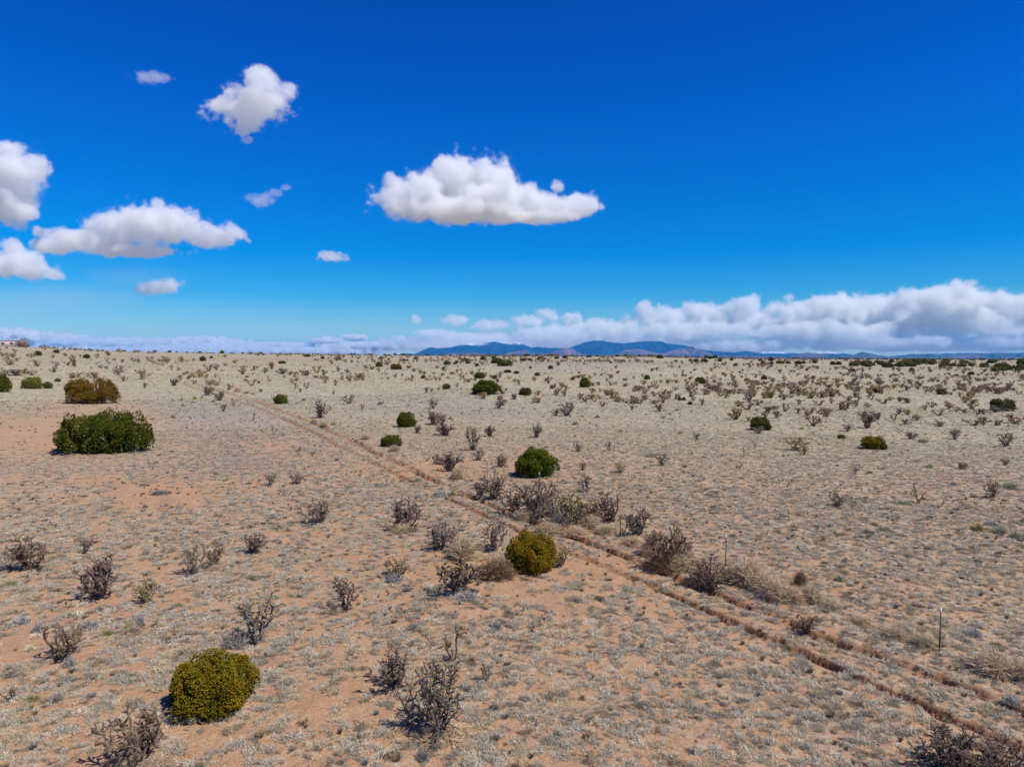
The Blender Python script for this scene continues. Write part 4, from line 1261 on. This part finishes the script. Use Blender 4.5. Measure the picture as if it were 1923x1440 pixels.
def dims(x, y, w_, h_, front=False):
    gx, gy, gz = ground_at(x, y)
    d = gy
    wm = w_ * d / F
    T_ = h_ * d / F
    th = math.atan2(CAMH - gz, math.hypot(gx, gy)) + 1e-3
    a = wm / 2
    s, c = abs(math.sin(th)), math.cos(th)
    if front:
        H = math.sqrt(max((T_ - a * s) ** 2 - (a * s) ** 2, (0.45 * T_) ** 2)) / c
        k = math.hypot(gx, gy)
        sh = a * 0.85
        gx, gy = gx + gx / k * sh, gy + gy / k * sh
        gz = float(land(np.array([gx]), np.array([gy]))[0])
        wm *= (k + sh) / k * abs(gy) / k * 0.95
    else:
        H = max(T_ - 0.75 * a * s, 0.5 * T_) / c
    return gx, gy, gz, wm, H


def vary(c, r, k=0.12):
    f = 1 + r.uniform(-k, k)
    return (c[0] * f * (1 + r.uniform(-k, k) * .5), c[1] * f, c[2] * f * (1 + r.uniform(-k, k) * .5), 1)


rl = random.Random(99)


def put_juniper(x, y, w_, h_, colr, form, label, rot=0.0, group='junipers scattered over the plain', parts=True):
    gx, gy, gz, wm, H = dims(x, y, w_, h_, True)
    crown, trunk = JUN[form]
    az_ = math.atan2(gx, gy)
    if parts:
        e = bpy.data.objects.new('juniper', None)
        link(e)
        e.location = (gx, gy, gz - 0.02)
        e.rotation_euler = (0, 0, -az_ + (0 if form.startswith('wide') or form == 'pair' else 0))
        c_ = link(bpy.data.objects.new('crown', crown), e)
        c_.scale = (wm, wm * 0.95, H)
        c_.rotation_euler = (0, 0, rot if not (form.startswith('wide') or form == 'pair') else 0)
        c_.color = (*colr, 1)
        tr = link(bpy.data.objects.new('trunk', trunk), e)
        tr.scale = (wm, wm * 0.9, H)
    else:
        e = link(bpy.data.objects.new('juniper', crown))
        e.location = (gx, gy, gz - 0.02)
        e.rotation_euler = (0, 0, rl.uniform(0, 6.28))
        e.scale = (wm, wm, H)
        e.color = (*colr, 1)
    tag(e, label, 'juniper', group)
    return e


for kind, x, y, w_, h_, colr, form, label, rot in HERO:
    put_juniper(x, y, w_, h_, colr, form, label, rot)
for i, (x, y, w_, h_) in enumerate(FARJ):
    lab = place_label('small dark %s juniper' % ('flat' if w_ > 1.8 * h_ else 'round'), 'juniper', x, y) if w_ * h_ >= 80 else None
    reg = 'beyond the fence on the skyline' if x < 640 else ('on the plain before the snowy mountain' if x < 960 else ('below the twin-topped mountain' if x < 1290 else ('in the dark row under the mesa' if x < 1600 else 'far out below the low hills')))
    grp = 'far junipers ' + reg
    put_juniper(x, y, w_ * 1.1, h_ * 1.15, vary(DARK, rl, 0.25)[:3], 'small', lab or ('tiny dark far juniper ' + reg), group=grp if not lab else 'junipers scattered over the plain', parts=False)


def put_cholla(x, y, w_, h_, form, colr, fruit, label, group, parts):
    gx, gy, gz, wm, H = dims(x, y, w_, h_)
    P = rl.choice(CH[form])
    rot = rl.uniform(0, 6.28)
    if parts:
        e = link(bpy.data.objects.new('cholla_cactus', None))
        e.location = (gx, gy, gz)
        for k in ('trunk', 'branches') + (('fruit',) if fruit else ()):
            o = link(bpy.data.objects.new(k, P[k]), e)
            o.scale = (wm, wm, H)
            o.rotation_euler = (0, 0, rot)
            o.color = colr
            if k == 'fruit':
                o['kind'] = 'stuff'
    else:
        e = link(bpy.data.objects.new('cholla_cactus', P['one']))
        e.location = (gx, gy, gz)
        e.scale = (wm, wm, H)
        e.rotation_euler = (0, 0, rot)
        e.color = colr
    tag(e, label, 'cactus', group)


n_ch = 0
for (x, y, w_, h_, form, colr, fruit, desc) in NEARC:
    own = len(desc.split()) > 6
    lab = desc if own else place_label(desc, 'cholla', x, y)
    put_cholla(x, y, w_, h_, form, vary(colr, rl), fruit, lab or desc, 'cane cholla cacti over the plain', y > 830)
    n_ch += 1


def region(x):
    return ('dotted over the plain above the rust orange juniper' if x < 320 else 'along the upper fence line' if x < 640 else 'between the fence and the mound' if x < 900 else
            'beyond the mound under the twin-topped mountain' if x < 1280 else 'in the shrubby wash below the mesa' if x < 1600 else 'in the cactus thicket below the low hills')


mids = [(x, y, w_, h_, True) for (x, y, w_, h_) in MIDC]
for (x0, x1, y0, y1, n) in [(1600, 1870, 703, 738, 130), (1280, 1600, 690, 748, 150), (900, 1280, 690, 765, 70), (640, 900, 690, 716, 80), (320, 640, 674, 722, 80), (0, 320, 668, 700, 24), (1400, 1923, 735, 800, 30), (1860, 1923, 700, 740, 24), (1300, 1700, 715, 730, 50)]:
    for _ in range(n):
        x, y = rl.uniform(x0, x1), rl.uniform(y0, y1)
        mw = rl.uniform(1.0, 2.7)
        wp = mw * max(y - HORY, 4) / CAMH * 0.95
        mids.append((x, y, max(wp, 2.5), max(wp * rl.uniform(0.6, 0.85), 2), False))
mids.sort(key=lambda q: -q[2] * q[3] * (3 if q[4] else 1))
rest = mids[295 - n_ch:]
for (x, y, w_, h_, real) in mids[:295 - n_ch]:
    colr = rl.choice([FBR, FBR, FPU, FGY, FOL])
    lab = place_label('%s cholla bush' % {FBR: 'brown', FPU: 'purplish', FGY: 'grey', FOL: 'olive brown'}[colr], 'cholla', x, y) if real and w_ * h_ > 190 else None
    put_cholla(x, y, w_, h_ * 0.88, 'far', vary(colr, rl), 0, lab or ('small brown cholla bush ' + region(x)), 'cane cholla cacti over the plain' if lab else 'small chollas ' + region(x), False)

for (x, y, w_, h_) in NEART:
    gx, gy, gz, wm, H = dims(x, y, w_, h_)
    o = link(bpy.data.objects.new('tumbleweed', rl.choice(TUMBLE)))
    o.location = (gx, gy, gz - 0.02)
    o.scale = (wm, wm, H)
    o.rotation_euler = (0, 0, rl.uniform(0, 6.28))
    tan = (0.80, 0.62, 0.40) if (x, y) not in ((933, 1084), (1504, 1100), (1240, 1072)) else (0.38, 0.245, 0.14)
    o.color = vary(tan, rl, 0.1)
    tag(o, place_label(('dark brown' if tan[0] < 0.5 else 'tan') + ' tangle of dry tumbleweed', 'tumbleweed', x, y), 'tumbleweed', 'dry tumbleweeds caught along the fence')
for (x, y, w_, h_) in NEARB:
    if not w_:
        continue
    gx, gy, gz, wm, H = dims(x, y, w_, h_)
    o = link(bpy.data.objects.new('dead_brush', rl.choice(DEAD)))
    o.location = (gx, gy, gz)
    o.scale = (wm, wm, H)
    o.rotation_euler = (0, 0, rl.uniform(0, 6.28))
    o.color = vary((0.40, 0.36, 0.35), rl, 0.1)
    tag(o, place_label('bleached grey dead brush', 'brush', x, y), 'dead bush', 'dead bleached bushes')
for (x, y, w_, h_, colr, word) in NEARG:
    gx, gy, gz, wm, H = dims(x, y, w_ * 1.1, h_ * 1.1)
    o = link(bpy.data.objects.new('low_shrub', rl.choice(SAGE)))
    o.location = (gx, gy, gz - 0.02)
    o.scale = (wm, wm * rl.uniform(0.8, 1.0), max(H * 0.9, 0.12))
    o.rotation_euler = (0, 0, rl.uniform(0, 6.28))
    o.color = vary(colr, rl, 0.1)
    tag(o, place_label('small %s mounded shrub' % word, 'shrub', x, y) or ('small %s mounded shrub on the plain' % word), 'shrub', 'low mounded shrubs and tufts')

# far shrubs and junipers past the limit: one object each
pts, rot, scl, idx, tin = [], [], [], [], []
for (x, y, w_, h_, real) in rest:
    gx, gy, gz, wm, H = dims(x, y, w_, h_)
    pts.append((gx, gy, gz))
    rot.append((0, 0, rl.uniform(0, 6.28)))
    scl.append((wm, wm, H))
    idx.append(rl.randrange(4))
    tin.append(vary(rl.choice([FBR, FPU, FGY, FOL]), rl)[:3])
for _ in range(2600):          # the plain towards the crest
    az_ = rl.uniform(-R(36.5), R(36.5))
    r_ = rl.uniform(200, 1000) if rl.random() < 0.4 else rl.uniform(330, 750)
    gx, gy = r_ * math.sin(az_), r_ * math.cos(az_)
    if fbm(np.array([gx / 60]), np.array([gy / 60]), 77, 2)[0] < 0.44:
        continue
    pts.append((gx, gy, float(land(np.array([gx]), np.array([gy]))[0])))
    s_ = rl.uniform(0.8, 2.2)
    rot.append((0, 0, rl.uniform(0, 6.28)))
    scl.append((s_, s_, s_ * rl.uniform(.6, .9)))
    idx.append(rl.randrange(4))
    tin.append(vary(rl.choice([FBR, FPU, FGY, FOL]), rl)[:3])
far_meshes = []
for c_ in CH['far']:
    m_ = c_['one'].copy()
    m_.materials.clear()
    m_.materials.append(m_inst)
    far_meshes.append(m_)
scatter('distant_shrubs', pts, rot, scl, idx, tin, far_meshes, 'countless tiny brown shrubs fading out towards the skyline')

pts, rot, scl, idx, tin = [], [], [], [], []


def far_tree(gx, gy, s_):
    pts.append((gx, gy, float(land(np.array([gx]), np.array([gy]))[0]) - 0.05 * s_))
    rot.append((0, 0, rl.uniform(0, 6.28)))
    scl.append((s_, s_, s_ * rl.uniform(.5, .8)))
    idx.append(0)
    tin.append(vary(DARK, rl, 0.25)[:3])


for _ in range(260):           # thin line of junipers on the left and middle skyline
    px_ = rl.uniform(130, 1330)
    az_ = math.atan((px_ - 961.5) / F)
    r_ = rl.uniform(560, 1100)
    far_tree(r_ * math.sin(az_), r_ * math.cos(az_), rl.uniform(1.5, 3.6))
for _ in range(1000):          # dark woodland on the low ground under the hills
    px_ = rl.uniform(1080, 1990) if rl.random() < 0.3 else rl.uniform(1480, 1990)
    az_ = math.atan((px_ - 961.5) / F)
    r_ = rl.uniform(1250, 6000)
    far_tree(r_ * math.sin(az_), r_ * math.cos(az_), rl.uniform(2.2, 4.2) * (1 + r_ / 4500))
for _ in range(70):
    x, y = rl.uniform(1600, 1923), rl.uniform(680, 700)
    if y > 690 and x < 1850:
        y = rl.uniform(680, 688)
    gx, gy, gz = ground_at(x, y)
    far_tree(gx, gy, rl.uniform(2.5, 5.5))
jm = JUN['small'][0].copy()
jm.materials.clear()
jm.materials.append(m_inst)
scatter('distant_junipers', pts, rot, scl, idx, tin, [jm], 'dark line of far junipers along the skyline and under the hills')

# ---------------------------------------------------------------- dry grass mats and tufts
r = np.random.default_rng(5)
P_, S_, K_, C_ = [], [], [], []
for r0, r1, dn in ((13.0, 30, 22.0), (30, 55, 16.0), (55, 95, 9.0), (95, 150, 4.0), (150, 250, 1.3), (250, 330, 0.7), (330, 420, 0.3)):
    area = R(76) / 2 * (r1 * r1 - r0 * r0)
    n = int(area * dn)
    rr_ = np.sqrt(r.random(n) * (r1 * r1 - r0 * r0) + r0 * r0)
    a_ = (r.random(n) - 0.5) * R(76)
    x_, y_ = rr_ * np.sin(a_), rr_ * np.cos(a_)
    z_ = land(x_, y_)
    cv, gr, px_, py_ = zones(x_, y_, z_)
    dp, op = rut_field(x_, y_)
    patch = 0.6 * vnoise(x_ * 2.4, y_ * 2.0, 91) + 0.4 * vnoise(x_ * 0.9, y_ * 1.3, 92)
    ok = (patch < cv * 0.95 - 0.02 + 0.1 * r.random(n)) & (op < 0.25 + 0.55 * r.random(n))
    x_, y_, z_, gr, cv, rr_ = x_[ok], y_[ok], z_[ok], gr[ok], cv[ok], rr_[ok]
    dp = dp[ok]
    n = len(x_)
    P_.append(np.stack([x_, y_, z_ - dp], 1))
    s_ = (0.13 + 0.36 * r.random(n) ** 2.2) * (1 + rr_ / 260)
    hgt = (0.06 + 0.08 * r.random(n)) * (1 - 0.45 * sstep(40, 110, rr_))
    S_.append(np.stack([s_ * (1.0 + 0.5 * r.random(n)), s_ * (0.55 + 0.4 * r.random(n)), hgt * (0.6 + s_)], 1))
    K_.append(r.integers(0, len(MATS), n))
    g_ = np.clip(gr * 1.1 + 0.45 * (r.random(n) - 0.35), 0, 1)[:, None]
    straw = np.array([0.69, 0.61, 0.46])[None]
    lav = np.array([0.47, 0.44, 0.41])[None]
    c_ = straw * (1 - g_) + lav * g_
    tn_ = (r.random(n) < 0.2)[:, None]
    c_ = np.where(tn_, np.array([0.66, 0.53, 0.34])[None], c_)
    dk = (r.random(n) < 0.17)[:, None]
    c_ = np.where(dk, c_ * 0.52, c_) * (0.8 + 0.35 * r.random(n))[:, None]
    fk = sstep(45, 110, rr_)[:, None] * 0.7
    C_.append(c_ * (1 - fk) + np.array([0.60, 0.53, 0.38])[None] * fk)
P_, S_, K_, C_ = map(np.concatenate, (P_, S_, K_, C_))
n = len(P_)

scatter('dry_grass', P_, np.stack([r.normal(0, .06, n), r.normal(0, .06, n), r.random(n) * 6.28], 1), S_, K_, C_, MATS, 'short pale grey mats of dry grass covering the orange soil')

P_, S_, K_, C_ = [], [], [], []
for r0, r1, dn in ((13.0, 60, 0.5), (60, 150, 0.16), (150, 330, 0.05)):
    area = R(76) / 2 * (r1 * r1 - r0 * r0)
    n = int(area * dn)
    rr_ = np.sqrt(r.random(n) * (r1 * r1 - r0 * r0) + r0 * r0)
    a_ = (r.random(n) - 0.5) * R(76)
    x_, y_ = rr_ * np.sin(a_), rr_ * np.cos(a_)
    P_.append(np.stack([x_, y_, land(x_, y_)], 1))
    s_ = (0.12 + 0.28 * r.random(n) ** 2) * (1 + rr_ / 200)
    S_.append(np.stack([s_, s_, 0.10 + 0.10 * r.random(n)], 1))
    K_.append(r.integers(0, 3, n))
    ch = r.integers(0, 4, n)
    pal = np.array([[0.24, 0.21, 0.17], [0.33, 0.29, 0.17], [0.27, 0.25, 0.25], [0.36, 0.28, 0.17]])
    C_.append(pal[ch] * (0.8 + 0.4 * r.random(n))[:, None])
P_, S_, K_, C_ = map(np.concatenate, (P_, S_, K_, C_))
n = len(P_)
scatter('grass_tufts', P_, np.stack([r.normal(0, .08, n), r.normal(0, .08, n), r.random(n) * 6.28], 1), S_, K_, C_, TUFTS, 'darker brown and olive tufts between the grass mats')

# ---------------------------------------------------------------- clods of red soil broken from the edges of the tracks
m_clod = foliage_mat('crumbled red soil', 1.0, False, 0, 0.3, 3.0, True)
clods = []
for s in range(4):
    q = np.random.default_rng(200 + s)
    import bmesh
    bm = bmesh.new()
    bmesh.ops.create_icosphere(bm, subdivisions=1, radius=0.5)
    for v in bm.verts:
        v.co *= 0.7 + 0.5 * q.random()
        v.co.z = max(v.co.z * 0.75, -0.2)
    m_ = bpy.data.meshes.new('soil_clod')
    bm.to_mesh(m_)
    bm.free()
    m_.materials.append(m_clod)
    clods.append(m_)
P_ = []
for pts_, width, depth, sd in RUTS:
    for a, b2 in zip(pts_[:-1], pts_[1:]):
        L_ = math.hypot(*(b2 - a))
        dd = math.hypot(*a)
        if dd > 140:
            continue
        for _ in range(int(L_ * (14 if dd < 60 else 5))):
            f_ = r.random()
            p = a + (b2 - a) * f_ + r.normal(0, width * 0.9, 2)
            P_.append(p)
P_ = np.array(P_)
dp, op = rut_field(P_[:, 0], P_[:, 1])
k = op > 0.5
P_, dp = P_[k], dp[k]
n = len(P_)
sz = 0.03 + 0.11 * r.random(n) ** 2.2
zz = land(P_[:, 0], P_[:, 1]) - dp * 0.9
scatter('soil_clods', np.stack([P_[:, 0], P_[:, 1], zz], 1), r.random((n, 3)) * np.array([0.5, 0.5, 6.28]), np.stack([sz * 1.4, sz, sz], 1), r.integers(0, 4, n),
        np.array([[0.30, 0.135, 0.065]]) * (0.7 + 0.6 * r.random(n))[:, None], clods, 'broken clods of dark red soil along the wheel tracks')

# ---------------------------------------------------------------- barbed wire fence
m_post = plain_mat('dark weathered steel', (0.07, 0.075, 0.07), 0.7, 0.4, 0.3, 8, 0.3)
m_tip = plain_mat('white painted post tip', (0.75, 0.75, 0.72), 0.6, 0.3, 0.05)
m_wire = plain_mat('rusty fence wire', (0.16, 0.12, 0.10), 0.7, 0.4, 0.2, 8, 0.4)
m_wood = plain_mat('grey weathered wood', (0.20, 0.17, 0.14), 0.95, 0.1, 0.3, 10)
POSTS = [(1764, 1222), (1363, 1064), (1147, 979), (1013, 926), (915, 896), (837, 873), (751, 848), (681, 822), (628, 797), (582, 780), (543, 765), (510, 753), (478, 743), (452, 733), (413, 720)]
pw = [ground_at(*p) for p in POSTS]
# the fence runs on past the picture, one more post at its own spacing
pw.insert(0, (pw[0][0] * 2 - pw[1][0], pw[0][1] * 2 - pw[1][1], pw[0][2]))
fence = link(bpy.data.objects.new('barbed_wire_fence', None))
fence.location = pw[1]
tag(fence, 'four-strand barbed wire fence on white-tipped steel posts beside the wheel tracks', 'fence')
base = np.array(pw[1])
mb = MB()
mb.box((-0.019, -0.004, -0.3), (0.019, 0.004, 1.42))
mb.box((-0.004, 0.004, -0.3), (0.004, 0.036, 1.42))
for k in range(12):
    mb.box((-0.006, -0.012, 0.25 + k * 0.09), (0.006, -0.004, 0.28 + k * 0.09))
post_me = mb.mesh('fence_post', m_post)
mb = MB()
mb.box((-0.022, -0.014, 1.34), (0.022, 0.038, 1.50))
tip_me = mb.mesh('post_tip', m_tip)
fd = math.atan2(pw[2][1] - pw[1][1], pw[2][0] - pw[1][0])
for i, p in enumerate(pw):
    if i == len(pw) - 1:
        mb = MB()
        mb.tube([(0, 0, -0.3), (0.02, 0.01, 0.8), (0.0, 0.02, 1.7)], [0.14, 0.13, 0.12], 8)
        o = mb.build('wooden_post', m_wood, fence)
        o.location = np.array(p) - base
        continue
    o = link(bpy.data.objects.new('fence_post', post_me), fence)
    o.location = np.array(p) - base
    o.rotation_euler = (rl.uniform(-.03, .03), rl.uniform(-.03, .03), fd)
    tp = link(bpy.data.objects.new('post_tip', tip_me), o)
for hgt in (0.35, 0.65, 0.95, 1.25):
    mb = MB()
    for a, b2 in zip(pw[:-1], pw[1:]):
        a, b2 = np.array(a) - base, np.array(b2) - base
        pts_ = []
        for k in range(7):
            f_ = k / 6
            q = a + (b2 - a) * f_
            pts_.append((q[0], q[1], q[2] + hgt - 0.12 * f_ * (1 - f_)))
        mb.tube(pts_, [0.0022] * 7, 3, cap=False)
    mb.build('wire_strand', m_wire, fence)
mb = MB()
mb.tube([(0, 0, 0.15), (0.01, 0, 0.7), (0, 0.01, 1.35)], [0.005] * 3, 4)
stay = mb.mesh('wire_stay', m_wire)
for a, b2 in zip(pw[:-8], pw[1:]):
    for f_ in (0.34, 0.67):
        o = link(bpy.data.objects.new('wire_stay', stay), fence)
        o.location = np.array(a) + (np.array(b2) - np.array(a)) * f_ - base

# ---------------------------------------------------------------- house and bare tree on the left skyline
m_adobe = plain_mat('pink stucco', (0.66, 0.48, 0.45), 0.9, 0.1, 0.08, 0.8)
m_trim = plain_mat('white roof edge', (0.62, 0.58, 0.56), 0.7, 0.2, 0.08)
m_brown = plain_mat('brown board', (0.26, 0.15, 0.12), 0.8, 0.2, 0.2)
m_glass, t, b = new_mat('dark window glass', 0.15, 0.5)
b.inputs['Base Color'].default_value = (0.03, 0.035, 0.05, 1)
HD = 430.0


def at_dist(px, D):
    x = (px - 961.5) / F * D
    return x, D, float(land(np.array([x]), np.array([D]))[0])


hx, hy, hz_ = at_dist(-30, HD)
s_ = HD / F
house = link(bpy.data.objects.new('house', None))
house.location = (hx, hy, hz_ - 0.3)
tag(house, 'low pink stucco house with a flat white-edged roof on the skyline', 'house')
W_, H_ = 126 * s_, 3.3
mb = MB()
mb.box((-W_ / 2, 0, -0.5), (W_ / 2, 9, H_))
mb.build('wall', m_adobe, house)
mb = MB()
mb.box((-W_ / 2 - 0.15, -0.2, H_), (W_ / 2 + 0.15, 9.2, H_ + 0.35))
rf = mb.build('roof', m_trim, house)
mb = MB()
mb.tube([(0, 0, 0), (0, 0, 0.7)], [0.25, 0.25], 8)
ch_ = mb.build('chimney', m_brown, rf)
ch_.location = (W_ / 2 - 8, 4, H_ + 0.35)
for k, wx in enumerate((W_ / 2 - 3.2, W_ / 2 - 8.5, W_ / 2 - 14, W_ / 2 - 20)):
    mb = MB()
    mb.box((wx - 1.1, -0.06, 1.0), (wx + 1.1, 0.05, 2.3))
    wn = mb.build('window', m_trim, house)
    for sgn in (-1, 1):
        mb = MB()
        mb.box((wx + sgn * 0.52 - 0.45, -0.09, 1.1), (wx + sgn * 0.52 + 0.45, -0.03, 2.2))
        mb.build('pane', m_glass, wn)
mb = MB()
mb.box((W_ / 2, 0.6, -0.5), (W_ / 2 + 2.0, 8, 1.7))
mb.build('porch', m_brown, house)


def branch_tree(seed, mat, hgt):
    r_ = random.Random(seed)
    tr, br = MB(), MB()

    def go(p, d, lev, L, rad):
        q = p + d * L
        (tr if lev == 0 else br).tube([p, (p + q) / 2 + Vector((r_.gauss(0, .03), r_.gauss(0, .03), 0)) * L, q], [rad, rad * .85, rad * .7], 4 if lev > 1 else 6)
        if lev > 6:
            return
        for k in range(2 + (r_.random() < 0.45)):
            v = (d + Vector((r_.gauss(0, .5), r_.gauss(0, .5), r_.gauss(0.08, .3)))).normalized()
            go(q, v, lev + 1, L * r_.uniform(.68, .88), rad * .62)
    for k in range(3):
        go(Vector((0, 0, -.1)), Vector((r_.gauss(0, .35), r_.gauss(0, .35), 1)).normalized(), 0, 0.2, 0.03)
    v = np.concatenate(br.v)
    k_ = hgt / v[:, 2].max()
    for mb_ in (tr, br):
        for q in mb_.v:
            q *= k_
    return tr, br


m_twig = plain_mat('bare grey twigs', (0.15, 0.12, 0.11), 0.95, 0.1, 0.2)
for px_, hh_, wid, lab in ((47, 20, 1.0, 'tall leafless tree standing beside the pink house'), (82, 8, 1.2, 'small leafless bush on the skyline past the bare tree'), (38, 12, 1.0, 'lower leafless tree leaning against the tall one')):
    x, y, z = at_dist(px_, HD - 8)
    e = link(bpy.data.objects.new('bare_tree', None))
    e.location = (x, y, z - 0.2)
    tr, br = branch_tree(int(px_), m_twig, hh_ * s_)
    tr.build('trunk', m_twig, e)
    br.build('crown', m_twig, e)
    e.scale = (wid, wid, 1)
    tag(e, lab, 'tree')

# ---------------------------------------------------------------- utility poles, tiny against the low clouds
m_pole = plain_mat('dark pole wood', (0.10, 0.085, 0.075), 0.9, 0.1, 0.2)
for px_, D_, ph, lab in ((238, 1150, 9.5, 'thin utility pole on the skyline closest to the pink house'), (419, 1180, 9.5, 'thin utility pole above the upper fence'), (593, 1200, 9.5, 'thin utility pole between the fence pole and the mountain pole'), (758, 1230, 9.5, 'thin utility pole before the foot of the blue mountains')):
    x, y, z = at_dist(px_, D_)
    e = link(bpy.data.objects.new('utility_pole', None))
    e.location = (x, y, z)
    mb = MB()
    mb.tube([(0, 0, -1), (0, 0, ph)], [0.20, 0.14], 6)
    mb.build('mast', m_pole, e)
    mb = MB()
    mb.box((-1.2, -0.06, ph - 0.9), (1.2, 0.06, ph - 0.7))
    mb.build('crossarm', m_pole, e)
    tag(e, lab, 'utility pole', 'utility poles on the skyline')
